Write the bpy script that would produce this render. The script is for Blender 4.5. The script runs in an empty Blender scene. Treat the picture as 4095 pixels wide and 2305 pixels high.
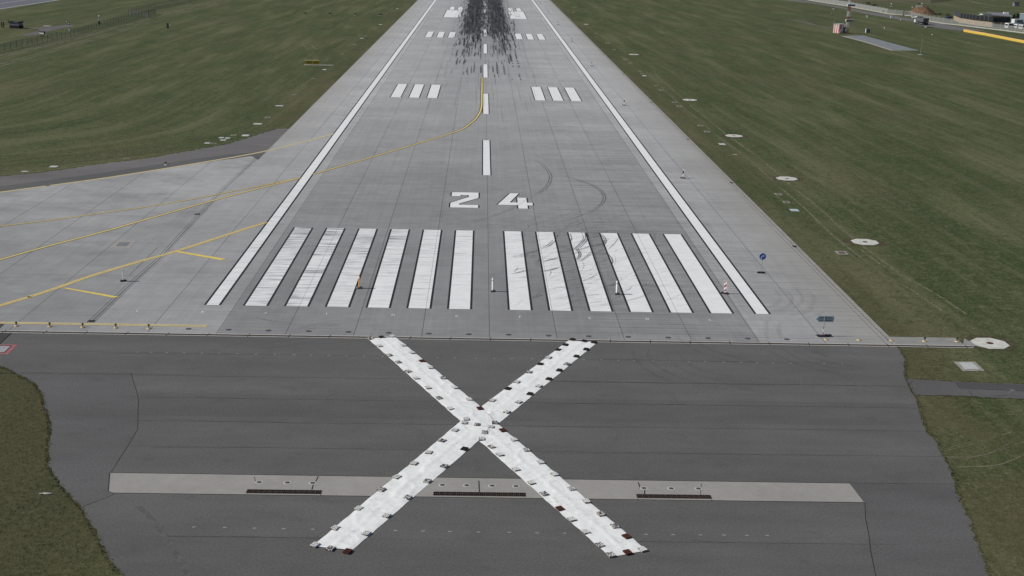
import bpy, math, random
from mathutils import Vector, Matrix
R = math.radians
scene = bpy.context.scene
col = scene.collection
rnd = random.Random(24)

# ------------------------------------------------------------------ camera
CX, CY, CH = -1.0816, -104.1066, 32.0212
YAW, PIT, ROL, FPX = 0.0289793, 0.2804131, 0.0249637, 4904.618
fw = Vector((math.sin(YAW)*math.cos(PIT), math.cos(YAW)*math.cos(PIT), -math.sin(PIT)))
r0 = Vector((math.cos(YAW), -math.sin(YAW), 0)); u0 = r0.cross(fw)
rt = r0*math.cos(ROL) + u0*math.sin(ROL); up = -r0*math.sin(ROL) + u0*math.cos(ROL)
cam_d = bpy.data.cameras.new('camera'); cam = bpy.data.objects.new('camera', cam_d); col.objects.link(cam)
m3 = Matrix((rt, up, -fw)).transposed()
cam.matrix_world = Matrix.Translation((CX, CY, CH)) @ m3.to_4x4()
cam_d.sensor_width = 36; cam_d.lens = FPX/4095*36
cam_d.clip_start = 0.5; cam_d.clip_end = 9000
scene.camera = cam

# ------------------------------------------------------------------ sky and sun (sun from the left, about 41 degrees high)
SUN_EL, SUN_AZ = 41.0, -92.5      # azimuth from +Y towards +X
w = bpy.data.worlds.new('World'); scene.world = w; w.use_nodes = True
nt = w.node_tree; bg = nt.nodes['Background']
sky = nt.nodes.new('ShaderNodeTexSky'); sky.sky_type = 'NISHITA'; sky.sun_disc = False
sky.sun_elevation = R(SUN_EL); sky.sun_rotation = R(SUN_AZ); sky.altitude = 380
nt.links.new(sky.outputs[0], bg.inputs[0]); bg.inputs[1].default_value = 0.066
sd = bpy.data.lights.new('sun', 'SUN'); sd.energy = 3.5; sd.angle = R(0.53); sd.color = (1.0, 0.945, 0.865)
so = bpy.data.objects.new('sun', sd); col.objects.link(so)
to_sun = Vector((math.sin(R(SUN_AZ))*math.cos(R(SUN_EL)), math.cos(R(SUN_AZ))*math.cos(R(SUN_EL)), math.sin(R(SUN_EL))))
so.rotation_euler = to_sun.to_track_quat('Z', 'Y').to_euler()
so.location = to_sun*300
scene.view_settings.view_transform = 'Standard'; scene.view_settings.look = 'None'
scene.view_settings.gamma = 1; scene.view_settings.exposure = 0.0
scene.view_settings.use_curve_mapping = False
scene.cycles.max_bounces = 5; scene.cycles.transparent_max_bounces = 24

# ------------------------------------------------------------------ surveying: a pixel of the 4095x2305 photograph -> point on the flat airfield
def G(u, v, z=0.0):
    d = fw + rt*((u-2047.5)/FPX) - up*((v-1152.5)/FPX)
    t = (z-CH)/d.z
    return (CX+d.x*t, CY+d.y*t)
K = 1024/2576
def P(c, r, x, y):            # same, from one of the 4x4 survey crops
    return G(1024*c-(1 if c == 3 else 0)+x*K, 576*r+y*K)
def PL(c, r, *pts): return [P(c, r, x, y) for x, y in pts]

# ------------------------------------------------------------------ object helpers
def tag(o, label=None, cat=None, group=None, kind=None):
    if label: o['label'] = label
    if cat: o['category'] = cat
    if group: o['group'] = group
    if kind: o['kind'] = kind
    return o
def empty(name, loc, rz=0, label=None, cat=None, group=None, kind=None):
    o = bpy.data.objects.new(name, None); o.empty_display_size = .3
    col.objects.link(o); o.location = loc; o.rotation_euler = (0, 0, rz)
    return tag(o, label, cat, group, kind)
class MB:
    def __init__(s): s.v = []; s.f = []; s.m = []; s.uvs = None
    def face(s, pts, mi=0):
        b = len(s.v); s.v += [tuple(p) for p in pts]; s.f.append(list(range(b, b+len(pts)))); s.m.append(mi); return s
    def poly(s, xy, z=0.0, mi=0):
        a = sum(xy[i][0]*xy[(i+1) % len(xy)][1]-xy[(i+1) % len(xy)][0]*xy[i][1] for i in range(len(xy)))
        if a < 0: xy = xy[::-1]
        return s.face([(x, y, z) for x, y in xy], mi)
    def rect(s, x0, x1, y0, y1, z=0, mi=0): return s.poly([(x0, y0), (x1, y0), (x1, y1), (x0, y1)], z, mi)
    def prism(s, xy, z0, z1, mi=0, bottom=False):
        a = sum(xy[i][0]*xy[(i+1) % len(xy)][1]-xy[(i+1) % len(xy)][0]*xy[i][1] for i in range(len(xy)))
        if a < 0: xy = xy[::-1]
        n = len(xy); b = len(s.v)
        s.v += [(x, y, z0) for x, y in xy]+[(x, y, z1) for x, y in xy]
        s.f.append(list(range(b+n, b+2*n))); s.m.append(mi)
        if bottom: s.f.append(list(range(b+n-1, b-1, -1))); s.m.append(mi)
        for i in range(n):
            j = (i+1) % n; s.f.append([b+i, b+j, b+n+j, b+n+i]); s.m.append(mi)
        return s
    def box(s, cx, cy, cz, sx, sy, sz, mi=0, rz=0, M=None):
        b = len(s.v); c, q = math.cos(rz), math.sin(rz)
        for dz in (-.5, .5):
            for dx, dy in ((-.5, -.5), (.5, -.5), (.5, .5), (-.5, .5)):
                x, y = dx*sx, dy*sy
                p = Vector((x*c-y*q, x*q+y*c, dz*sz))
                if M: p = M @ p
                s.v.append((cx+p.x, cy+p.y, cz+p.z))
        for f in ((3, 2, 1, 0), (4, 5, 6, 7), (0, 1, 5, 4), (1, 2, 6, 5), (2, 3, 7, 6), (3, 0, 4, 7)):
            s.f.append([b+i for i in f]); s.m.append(mi)
        return s
    def tube(s, p0, p1, r0, r1=None, n=8, mi=0, cap=True):
        r1 = r0 if r1 is None else r1
        p0, p1 = Vector(p0), Vector(p1); d = (p1-p0).normalized()
        a = d.orthogonal().normalized(); c = d.cross(a); b = len(s.v)
        for p, r in ((p0, r0), (p1, r1)):
            for i in range(n):
                t = 2*math.pi*i/n; q = p+a*(r*math.cos(t))+c*(r*math.sin(t)); s.v.append(tuple(q))
        for i in range(n):
            j = (i+1) % n; s.f.append([b+i, b+j, b+n+j, b+n+i]); s.m.append(mi)
        if cap: s.f.append([b+n+i for i in range(n)]); s.m.append(mi); s.f.append([b+n-1-i for i in range(n)]); s.m.append(mi)
        return s
    def lathe(s, prof, n=16, mi=0, c=(0, 0, 0)):
        b = len(s.v)
        for r, z in prof:
            for i in range(n):
                t = 2*math.pi*i/n; s.v.append((c[0]+r*math.cos(t), c[1]+r*math.sin(t), c[2]+z))
        for k in range(len(prof)-1):
            for i in range(n):
                j = (i+1) % n; s.f.append([b+k*n+i, b+k*n+j, b+(k+1)*n+j, b+(k+1)*n+i]); s.m.append(mi)
        s.f.append([b+(len(prof)-1)*n+i for i in range(n)]); s.m.append(mi)
        return s
    def strip(s, pts, wd, z=0.0, mi=0, taper=False):   # flat ribbon along a ground polyline
        n = len(pts); L = []; Rr = []
        for i, p in enumerate(pts):
            a = pts[max(0, i-1)]; b = pts[min(n-1, i+1)]
            dx, dy = b[0]-a[0], b[1]-a[1]; l = math.hypot(dx, dy) or 1
            h = wd/2*(1 if not taper else max(.12, math.sin(math.pi*(i+.15)/(n-.7))**.6 if n > 2 else 1))
            L.append((p[0]-dy/l*h, p[1]+dx/l*h, z)); Rr.append((p[0]+dy/l*h, p[1]-dx/l*h, z))
        b0 = len(s.v); s.v += L+Rr
        for i in range(n-1):
            s.f.append([b0+n+i, b0+n+i+1, b0+i+1, b0+i]); s.m.append(mi)
        return s
    def build(s, name, mats, parent=None, smooth=False, loc=None):
        me = bpy.data.meshes.new(name); me.from_pydata(s.v, [], s.f)
        mats = mats if isinstance(mats, (list, tuple)) else [mats]
        for m in mats: me.materials.append(m)
        me.polygons.foreach_set('material_index', s.m)
        if smooth: me.polygons.foreach_set('use_smooth', [True]*len(me.polygons))
        me.update()
        o = bpy.data.objects.new(name, me); col.objects.link(o)
        if parent: o.parent = parent
        if loc: o.location = loc
        return o
def catmull(pts, sub=6):
    out = []; n = len(pts)
    for i in range(n-1):
        p0, p1, p2, p3 = pts[max(0, i-1)], pts[i], pts[i+1], pts[min(n-1, i+2)]
        for k in range(sub):
            t = k/sub
            out.append(tuple(.5*((2*p1[a])+(-p0[a]+p2[a])*t+(2*p0[a]-5*p1[a]+4*p2[a]-p3[a])*t*t+(-p0[a]+3*p1[a]-3*p2[a]+p3[a])*t**3) for a in (0, 1)))
    out.append(pts[-1]); return out
def rough(pts, step=.35, amp=.06):    # ragged edge between turf and paving
    out = []
    for i in range(len(pts)-1):
        a, b = pts[i], pts[i+1]; l = math.hypot(b[0]-a[0], b[1]-a[1]); n = max(1, int(l/step))
        nx, ny = -(b[1]-a[1])/l, (b[0]-a[0])/l
        for k in range(n):
            t = k/n; j = rnd.gauss(0, amp); out.append((a[0]+(b[0]-a[0])*t+nx*j, a[1]+(b[1]-a[1])*t+ny*j))
    out.append(pts[-1]); return out
def child_objs(o): return [c for c in bpy.data.objects if c.parent == o]
def copy_tree(o, parent=None):
    c = o.copy(); col.objects.link(c); c.parent = parent
    for ch in KIDS.get(o.name, child_objs(o)): copy_tree(ch, c)
    return c
KIDS = {}
ORD = ['first', 'second', 'third', 'fourth', 'fifth', 'sixth', 'seventh', 'eighth', 'ninth', 'tenth', 'eleventh', 'twelfth',
       'thirteenth', 'fourteenth', 'fifteenth', 'sixteenth', 'seventeenth', 'eighteenth', 'nineteenth', 'twentieth']

# ------------------------------------------------------------------ node helpers
class NT:
    def __init__(s, name, rough=.9, spec=.3):
        if rough > .65: spec = min(spec, .12)
        s.mat = bpy.data.materials.new(name); s.mat.use_nodes = True; s.t = s.mat.node_tree
        s.b = s.t.nodes['Principled BSDF']; s.out = s.t.nodes['Material Output']
        s.b.inputs['Roughness'].default_value = rough; s.b.inputs['Specular IOR Level'].default_value = spec
        g = s.t.nodes.new('ShaderNodeNewGeometry'); s.pos = g.outputs['Position']
        x = s.t.nodes.new('ShaderNodeSeparateXYZ'); s.t.links.new(s.pos, x.inputs[0]); s.x, s.y, s.z = x.outputs
    def put(s, inp, v):
        if isinstance(v, (int, float)):
            try: inp.default_value = v
            except TypeError: inp.default_value = (v, v, v)
        elif isinstance(v, tuple):
            inp.default_value = v if len(v) == len(inp.default_value) else tuple(v)+(1,)
        else: s.t.links.new(v, inp)
    def m(s, op, a, b=None, c=None, clamp=False):
        n = s.t.nodes.new('ShaderNodeMath'); n.operation = op; n.use_clamp = clamp
        s.put(n.inputs[0], a)
        if b is not None: s.put(n.inputs[1], b)
        if c is not None: s.put(n.inputs[2], c)
        return n.outputs[0]
    def vec(s, a, b, c=0.0):
        n = s.t.nodes.new('ShaderNodeCombineXYZ')
        for i, v in enumerate((a, b, c)): s.put(n.inputs[i], v)
        return n.outputs[0]
    def noise(s, sc, sx=1, sy=1, det=4, ro=.55, off=0.0, obj=None, dist=0):
        n = s.t.nodes.new('ShaderNodeTexNoise')
        mp = s.t.nodes.new('ShaderNodeMapping'); mp.inputs['Scale'].default_value = (sc*sx, sc*sy, sc); mp.inputs['Location'].default_value = (off, off*1.7, 0)
        s.t.links.new(obj or s.pos, mp.inputs[0]); s.t.links.new(mp.outputs[0], n.inputs['Vector'])
        n.inputs['Scale'].default_value = 1; n.inputs['Detail'].default_value = det; n.inputs['Roughness'].default_value = ro
        n.inputs['Distortion'].default_value = dist
        return n.outputs[0]
    def mr(s, v, a, b, c=0.0, d=1.0, smooth=False):
        n = s.t.nodes.new('ShaderNodeMapRange'); n.clamp = True
        if smooth: n.interpolation_type = 'SMOOTHSTEP'
        s.put(n.inputs[0], v)
        for i, q in enumerate((a, b, c, d)): s.put(n.inputs[i+1], q)
        return n.outputs[0]
    def mix(s, f, a, b, mode='MIX'):
        n = s.t.nodes.new('ShaderNodeMix'); n.data_type = 'RGBA'; n.blend_type = mode
        s.put(n.inputs[0], f); s.put(n.inputs[6], a); s.put(n.inputs[7], b); return n.outputs[2]
    def mul(s, c, f):       # colour times scalar
        return s.mix(1.0, c, s.vec(f, f, f), 'MULTIPLY')
    def wn(s, v):
        n = s.t.nodes.new('ShaderNodeTexWhiteNoise'); n.noise_dimensions = '3D'; s.t.links.new(v, n.inputs['Vector']); return n.outputs['Value']
    def line(s, co, per, off, wd):   # mask of joints every per metres
        f = s.m('FRACT', s.m('ADD', s.m('DIVIDE', s.m('SUBTRACT', co, off), per), .5))
        d = s.m('MULTIPLY', s.m('ABSOLUTE', s.m('SUBTRACT', f, .5)), per)
        return s.mr(d, wd*.45, wd, 1, 0)
    def bump(s, h, st=.3, dist=.02):
        n = s.t.nodes.new('ShaderNodeBump'); n.inputs['Strength'].default_value = st; n.inputs['Distance'].default_value = dist
        s.t.links.new(h, n.inputs['Height']); s.t.links.new(n.outputs[0], s.b.inputs['Normal'])
    def base(s, c): s.put(s.b.inputs['Base Color'], c); return s.mat
    def alpha(s, a): s.put(s.b.inputs['Alpha'], a)

def simple(name, c, ro=.7, var=.12, sc=3.0, metal=0, spec=.4):
    n = NT(name, ro, spec); n.b.inputs['Metallic'].default_value = metal
    k = n.noise(sc, det=3)
    n.base(n.mul(tuple(c)+(1,), n.mr(k, .3, .7, 1-var, 1+var))); return n.mat

# ---- turf
def turf(name='turf_material', dry=0.0):
    n = NT(name, .95, .12)
    # mowing lanes follow the runway and swing round the taxiway corner
    d1 = n.m('SUBTRACT', -33.0, n.x)
    d2 = n.m('MULTIPLY', n.m('SUBTRACT', n.y, n.m('ADD', 74.0, n.m('MULTIPLY', n.m('ADD', n.x, 44.0), 0.95))), .72)
    ul = n.m('SMOOTH_MIN', d1, d2, 22.0)
    isl = n.mr(n.x, -20, -25); fore = n.mr(n.y, 0, -10)
    u = n.m('ADD', n.m('MULTIPLY', ul, n.m('MULTIPLY', isl, n.m('SUBTRACT', 1.0, fore))), n.m('MULTIPLY', n.m('ADD', n.x, n.m('MULTIPLY', n.y, .03)), n.m('SUBTRACT', 1.0, n.m('MULTIPLY', isl, n.m('SUBTRACT', 1.0, fore)))))
    uv = n.vec(u, n.y, 0.0)
    lane = n.noise(.17, 1, .10, det=3, ro=.55, off=3, obj=uv)
    lane2 = n.noise(.75, 1, .045, det=4, ro=.6, off=13, obj=uv)
    big = n.noise(.030, 1.5, .8, det=4, ro=.55)
    mid = n.noise(.16, 1.1, .8, det=5, ro=.65, off=4)
    m1 = n.noise(.8, det=3, ro=.6, off=14)
    fine = n.noise(2.4, det=5, ro=.72, off=2)
    hair = n.noise(8.0, .7, 1, det=3, ro=.7, off=7)
    dark = (0.046, 0.066, 0.025, 1); oliv = (0.086, 0.096, 0.041, 1); pale = (0.165, 0.162, 0.092, 1); brn = (0.098, 0.088, 0.048, 1)
    c = n.mix(n.mr(n.m('ADD', n.m('MULTIPLY', lane, .55), n.m('MULTIPLY', mid, .45)), .40, .60), dark, oliv)
    c = n.mix(n.mr(big, .50, .66, 0, .5), c, brn)
    c = n.mix(n.mr(lane, .52, .66, 0, .30), c, pale)
    c = n.mix(n.mr(lane2, .52, .68, 0, .30), c, pale)
    c = n.mix(n.mr(lane2, .46, .34, 0, .28), c, (0.030, 0.044, 0.015, 1))
    c = n.mix(n.mr(m1, .55, .72, 0, .45), c, pale)
    c = n.mix(n.mr(m1, .45, .28, 0, .60), c, (0.026, 0.038, 0.013, 1))
    c = n.mix(n.mr(fine, .52, .68, 0, .62), c, pale)
    c = n.mix(n.mr(fine, .30, .46, .80, 0), c, (0.020, 0.030, 0.010, 1))
    c = n.mix(n.mr(hair, .58, .72, 0, .45), c, (0.19, 0.185, 0.10, 1))
    c = n.mul(c, n.mr(hair, .25, .55, .60, 1.20))
    # the corner by the asphalt, bottom left, is darker and browner
    fg = n.m('MULTIPLY', n.mr(n.x, -18, -24, 0, 1), n.mr(n.y, -12, -18, 0, 1))
    c = n.mix(n.m('MULTIPLY', fg, n.mr(mid, .35, .6, .5, .85)), c, n.mul((0.056, 0.058, 0.029, 1), n.mr(fine, .3, .65, .55, 1.35)))
    # dry verge beside the paved edges
    vr = n.mr(n.m('ABSOLUTE', n.x), 34, 41, .5, 0)
    vr = n.m('MULTIPLY', vr, n.mr(mid, .35, .6))
    c = n.mix(vr, c, (0.098, 0.084, 0.045, 1))
    # ploughed / dried field far beyond the boundary wall
    far = n.m('MULTIPLY', n.mr(n.y, 590, 640), n.m('MULTIPLY', n.mr(n.x, 150, 200), n.mr(n.x, 290, 260)))
    c = n.mix(n.m('MULTIPLY', far, n.mr(big, .3, .55, .45, .85)), c, (0.13, 0.105, 0.075, 1))
    n.bump(n.m('ADD', fine, n.m('MULTIPLY', hair, .6)), .85, .10)
    return n.base(c)
M_turf = turf()
def track_mat(name, colr, thr=.45, mx=.8):
    n = NT(name, .95, .1)
    f = n.noise(1.6, 1.5, .7, det=5, ro=.7); g = n.noise(.15, 1, .6, det=2, off=3)
    n.alpha(n.m('MULTIPLY', n.m('MULTIPLY', n.mr(f, thr-.1, thr+.12, 0, mx), n.mr(g, .35, .5, .3, 1)), 1.0))
    return n.base(n.mul(colr, n.mr(f, .3, .7, .7, 1.2)))
M_track = track_mat('worn_grass', (0.21, 0.195, 0.125, 1), .46, .75)
M_track_dk = track_mat('dark_grass', (0.045, 0.058, 0.024, 1), .52, .5)

# ---- concrete of runway
def concrete(name, apron=False):
    n = NT(name, .82, .35)
    ax = n.m('ABSOLUTE', n.x)
    px = n.m('FLOOR', n.m('DIVIDE', n.m('ADD', n.x, .05), 5.6)); py = n.m('FLOOR', n.m('DIVIDE', n.y, 6.1))
    tint = n.wn(n.vec(px, py, 1.0)); tintx = n.wn(n.vec(px, 3.0, 2.0))
    f = n.noise(.5, det=6, ro=.62); g = n.noise(6, det=4, ro=.7, off=5); b = n.noise(.07, det=4, off=2)
    cross = n.noise(1.0, .035, 3.0, det=4, ro=.65, off=1)         # broom texture running across the strip
    lng = n.noise(1.0, 2.2, .03, det=4, ro=.6, off=6)             # wear along the strip
    v = n.mr(f, .25, .75, .90, 1.10)
    v = n.m('MULTIPLY', v, n.mr(g, .2, .8, .93, 1.07))
    v = n.m('MULTIPLY', v, n.mr(b, .3, .7, .90, 1.10))
    v = n.m('MULTIPLY', v, n.mr(tint, 0, 1, .965, 1.035))
    v = n.m('MULTIPLY', v, n.mr(lng, .3, .7, .95, 1.05))
    if not apron:
        cs = n.m('ADD', .10, n.m('MULTIPLY', n.mr(n.x, 8, 12), .16))
        v = n.m('MULTIPLY', v, n.m('SUBTRACT', 1.0, n.m('MULTIPLY', cs, n.mr(cross, .42, .72, -.4, 1.0))))
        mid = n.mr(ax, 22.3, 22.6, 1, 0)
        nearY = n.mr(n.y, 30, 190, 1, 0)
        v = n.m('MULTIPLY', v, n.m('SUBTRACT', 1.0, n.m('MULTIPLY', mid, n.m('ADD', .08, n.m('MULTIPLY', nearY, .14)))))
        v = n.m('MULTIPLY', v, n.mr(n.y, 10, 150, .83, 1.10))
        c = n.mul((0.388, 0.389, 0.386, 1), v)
        # purple-grey rubber tone under the landing area
        core = n.m('MULTIPLY', n.mr(ax, 6, 15, 1, 0), n.mr(n.y, 90, 330, 0, .55))
        c = n.mix(core, c, (0.19, 0.19, 0.205, 1))
        # sandy dirt towards both turf edges
        ed = n.m('MULTIPLY', n.m('MULTIPLY', n.mr(ax, 27.5, 33.5, 0, .60), n.mr(f, .3, .65, .35, 1)), n.m('MAXIMUM', n.mr(n.x, 0, 1), n.mr(n.y, 76, 96)))
        c = n.mix(ed, c, (0.30, 0.285, 0.25, 1))
        j = n.m('MULTIPLY', n.line(n.x, 5.6, -.05, .045), .62)
        j2 = n.m('MULTIPLY', n.line(n.y, 4.13, 2.28, .05), n.mr(ax, 22, 22.5, 0, .32))
        j2b = n.m('MULTIPLY', n.line(n.y, 12.4, -6.1, .05), n.mr(ax, 22, 22.5, .30, 0))
        jj = n.m('MAXIMUM', n.m('MAXIMUM', j, j2), j2b)
    else:
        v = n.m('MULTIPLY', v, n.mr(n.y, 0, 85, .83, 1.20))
        c = n.mul((0.335, 0.337, 0.336, 1), v)
        st = n.noise(.16, .6, 1, det=5, ro=.65, off=12)
        c = n.mix(n.mr(st, .50, .66, 0, .5), c, (0.20, 0.20, 0.20, 1))
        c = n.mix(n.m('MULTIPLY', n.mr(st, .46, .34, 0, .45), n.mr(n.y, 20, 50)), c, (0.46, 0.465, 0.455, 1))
        j = n.m('MULTIPLY', n.line(n.x, 7.0, -39.3+.0, .05), .62)
        j2 = n.m('MULTIPLY', n.line(n.y, 12.6, 9.0, .05), .42)
        jj = n.m('MAXIMUM', j, j2)
    c = n.mix(jj, c, (0.045, 0.045, 0.045, 1))
    n.bump(g, .25, .01)
    n.put(n.b.inputs['Roughness'], n.mr(f, .3, .7, .72, .9))
    return n.base(c)
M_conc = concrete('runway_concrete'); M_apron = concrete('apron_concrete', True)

def asphalt(name, c, lanes=True, warm=(0, 0, 0)):
    n = NT(name, .88, .3)
    g = n.noise(7, det=5, ro=.8); f = n.noise(.35, .5, 1.2, det=5, ro=.6, off=3); b = n.noise(.12, .22, 1.6, det=4, off=8)
    sp = n.noise(38, det=1, off=5)
    v = n.mr(g, .25, .75, .66, 1.38)
    v = n.m('MULTIPLY', v, n.mr(f, .3, .7, .91, 1.08)); v = n.m('MULTIPLY', v, n.mr(b, .3, .7, .90, 1.09))
    if lanes:
        ln = n.wn(n.vec(n.m('FLOOR', n.m('DIVIDE', n.m('ADD', n.y, 8.6), 4.3)), 7.0, 1.0))
        v = n.m('MULTIPLY', v, n.mr(ln, 0, 1, .93, 1.08))
    col_ = n.mul(tuple(c)+(1,), v)
    col_ = n.mix(n.mr(sp, .70, .78, 0, .55), col_, (0.30, 0.30, 0.29, 1))
    st = n.noise(.5, det=5, ro=.7, off=21)
    col_ = n.mix(n.mr(st, .56, .74, 0, .38), col_, tuple(x*.6 for x in c)+(1,))
    n.bump(g, .5, .012)
    return n.base(col_)
M_asph = asphalt('asphalt', (0.116, 0.115, 0.111))
M_asph_side = asphalt('shoulder_asphalt', (0.114, 0.111, 0.111), False)
M_asph_brown = asphalt('old_asphalt', (0.158, 0.151, 0.150), False)
M_asph_grey = asphalt('grey_asphalt', (0.118, 0.118, 0.116), False)
M_seam = simple('seam_bitumen', (0.026, 0.026, 0.025), .8)
M_seamf = simple('faint_seam', (0.062, 0.061, 0.060), .9, .3)
M_strip = None
def strip_conc():
    n = NT('beige_concrete', .85, .3)
    f = n.noise(1.2, det=6, ro=.65, dist=.8); g = n.noise(8, det=3, off=2); b = n.noise(.25, det=3, off=5)
    v = n.m('MULTIPLY', n.mr(f, .3, .7, .93, 1.07), n.mr(g, .2, .8, .95, 1.05)); v = n.m('MULTIPLY', v, n.mr(b, .3, .7, .95, 1.06))
    c = n.mul((0.308, 0.296, 0.277, 1), v)
    v2 = n.noise(2.2, det=5, ro=.6, dist=2.5, off=11)
    c = n.mix(n.mr(v2, .62, .70, 0, .3), c, (0.40, 0.38, 0.34, 1))
    return n.base(c)
M_strip = strip_conc()

# ---- paints
def paint(name, c, scuff=0.0, skid=0.0, wear=.35):
    n = NT(name, .72, .35)
    f = n.noise(.8, det=5, ro=.6); g = n.noise(10, det=3, off=2)
    col_ = n.mul(tuple(c)+(1,), n.m('MULTIPLY', n.mr(f, .3, .7, .93, 1.04), n.mr(g, .2, .8, .96, 1.04)))
    if scuff:
        s1 = n.noise(1.0, .14, 3.4, det=6, ro=.72, off=3); s2 = n.noise(.25, det=2, off=9)
        left = n.mr(n.x, -14.5, 1.5, 1, 0); left2 = n.mr(n.x, 5, 2, 0, 1)
        thr = n.m('ADD', .482, n.m('MULTIPLY', n.m('SUBTRACT', 1.0, left), .13))
        thr = n.m('SUBTRACT', thr, n.m('MULTIPLY', n.mr(n.y, 12, 27), .045)); k = n.mr(n.m('SUBTRACT', s1, thr), 0, .11, 0, 1); k = n.m('MULTIPLY', n.m('MULTIPLY', k, n.mr(n.x, -23.6, -23.4, .35, 1)), n.mr(s2, .35, .55, .25, 1))
        k = n.m('MULTIPLY', k, n.m('MULTIPLY', left2, scuff))
        k = n.m('MULTIPLY', k, n.mr(n.y, 60, 36, 0, 1))
        col_ = n.mix(k, col_, (0.24, 0.25, 0.27, 1))
        lj = n.m('MULTIPLY', n.line(n.x, 5.6, -.05, .04), .55); col_ = n.mix(lj, col_, (0.2, 0.2, 0.2, 1))
        tj = n.m('MULTIPLY', n.line(n.y, 4.13, 2.28, .04), .20); col_ = n.mix(tj, col_, (0.3, 0.3, 0.3, 1))
    if wear:
        w1 = n.noise(3.5, det=6, ro=.75, off=17)
        col_ = n.mix(n.mr(w1, .62, .72, 0, wear), col_, (0.36, 0.36, 0.37, 1))
    return n.base(col_)
M_white = paint('white_paint', (0.79, 0.80, 0.79), 1.0, 0)
M_whitefar = paint('white_paint_far', (0.79, 0.80, 0.79), 0, 0, .3)
M_black = simple('black_paint', (0.030, 0.031, 0.034), .7, .25, 4)
M_yel = simple('yellow_paint', (0.70, 0.55, 0.22), .7, .14, 2.5)
M_yel2 = simple('bright_yellow_paint', (0.74, 0.57, 0.14), .7, .12, 2.5)
M_yelgap = simple('brown_line_gap', (0.27, 0.20, 0.085), .8, .2, 3)
M_yelpale = simple('pale_yellow_paint', (0.66, 0.56, 0.31), .7, .12, 2.5)

# ---- generic
M_blk = simple('black_plastic', (0.016, 0.016, 0.018), .5)
M_gry = simple('grey_metal', (0.33, 0.34, 0.35), .45, .08)
M_dgry = simple('dark_grey_metal', (0.07, 0.075, 0.085), .5, .1)
M_lgry = simple('light_grey_concrete', (0.46, 0.45, 0.42), .85, .15, 1.5)
M_wht = simple('white_enamel', (0.78, 0.79, 0.80), .4, .05)
M_red = simple('red_enamel', (0.42, 0.010, 0.018), .45, .1)
M_org = simple('orange_plastic', (0.62, 0.28, 0.055), .5, .1)
M_cream = simple('cream_yellow_enamel', (0.60, 0.45, 0.22), .5, .1, 6)
M_rust = simple('rusty_brown', (0.10, 0.035, 0.020), .85, .3, 6)
M_blue = simple('blue_sign', (0.02, 0.10, 0.42), .4, .05)
M_bluegrey = simple('back_of_sign', (0.33, 0.42, 0.47), .45, .12, 2)
M_glass = simple('dark_glass', (0.02, 0.025, 0.03), .12, .05, 1, 0, .6)
M_tyre = simple('tyre_rubber', (0.02, 0.02, 0.02), .85)
M_brownw = simple('brown_wood', (0.085, 0.045, 0.03), .8, .2)
M_padw = simple('whitewashed_concrete', (0.55, 0.55, 0.505), .85, .16, 1.6)

# ================================================================== SETTING
gm = MB()
xs = [-3500, -600, -260, -120, 0, 120, 260, 600, 3500]; ys = [-600, -120, 0, 120, 300, 600, 1200, 3000, 6500]
for i in range(len(xs)-1):
    for j in range(len(ys)-1): gm.rect(xs[i], xs[i+1], ys[j], ys[j+1], -.02)
ground = gm.build('ground', M_turf); tag(ground, 'patchy green and brown turf of the airfield', kind='structure')

# asphalt blast pad before the runway end
left_edge = PL(0, 2, (0, 790), (100, 820), (180, 870), (300, 930), (375, 985), (440, 1090), (455, 1200), (500, 1300), (510, 1449)) + \
    PL(0, 3, (497, 100), (490, 200), (495, 350), (560, 450), (650, 580), (760, 690), (820, 760), (900, 900), (985, 1040), (1050, 1180), (1110, 1290), (1180, 1390), (1250, 1449))
right_edge = PL(3, 2, (1300, 588), (1335, 650), (1385, 720), (1375, 800), (1370, 880), (1388, 918), (1420, 990), (1455, 1062), (1480, 1090), (1520, 1200), (1545, 1300), (1600, 1449)) + \
    PL(3, 3, (1700, 100), (1760, 240), (1830, 370), (1885, 510), (1900, 620), (1960, 750), (2020, 870), (2060, 990), (2110, 1150), (2170, 1300), (2220, 1449))
lx, ly = left_edge[0]
le = [(-75, ly+.6), (-52, ly+.4)] + left_edge; ll = left_edge[-1]; le += [(ll[0]+1.2, ll[1]-6), (ll[0]+2.0, -75)]
rl = right_edge[-1]; re_ = right_edge + [(rl[0]+1.0, rl[1]-6), (rl[0]+1.2, -75)]
YE = -8.62
pts = [(-75, YE)] + rough(le) + rough(re_[::-1])
pts_pad = list(pts)
bp = MB().poly(pts, 0)
def seam(pts, wd=.05, z=.004, j=.02):
    out = []
    for i in range(len(pts)-1):
        a, b = pts[i], pts[i+1]; n = max(1, int(math.hypot(b[0]-a[0], b[1]-a[1])/1.5))
        for k in range(n):
            t = k/n; out.append((a[0]+(b[0]-a[0])*t+rnd.gauss(0, j), a[1]+(b[1]-a[1])*t+rnd.gauss(0, j)))
    out.append(pts[-1]); return out
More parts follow.
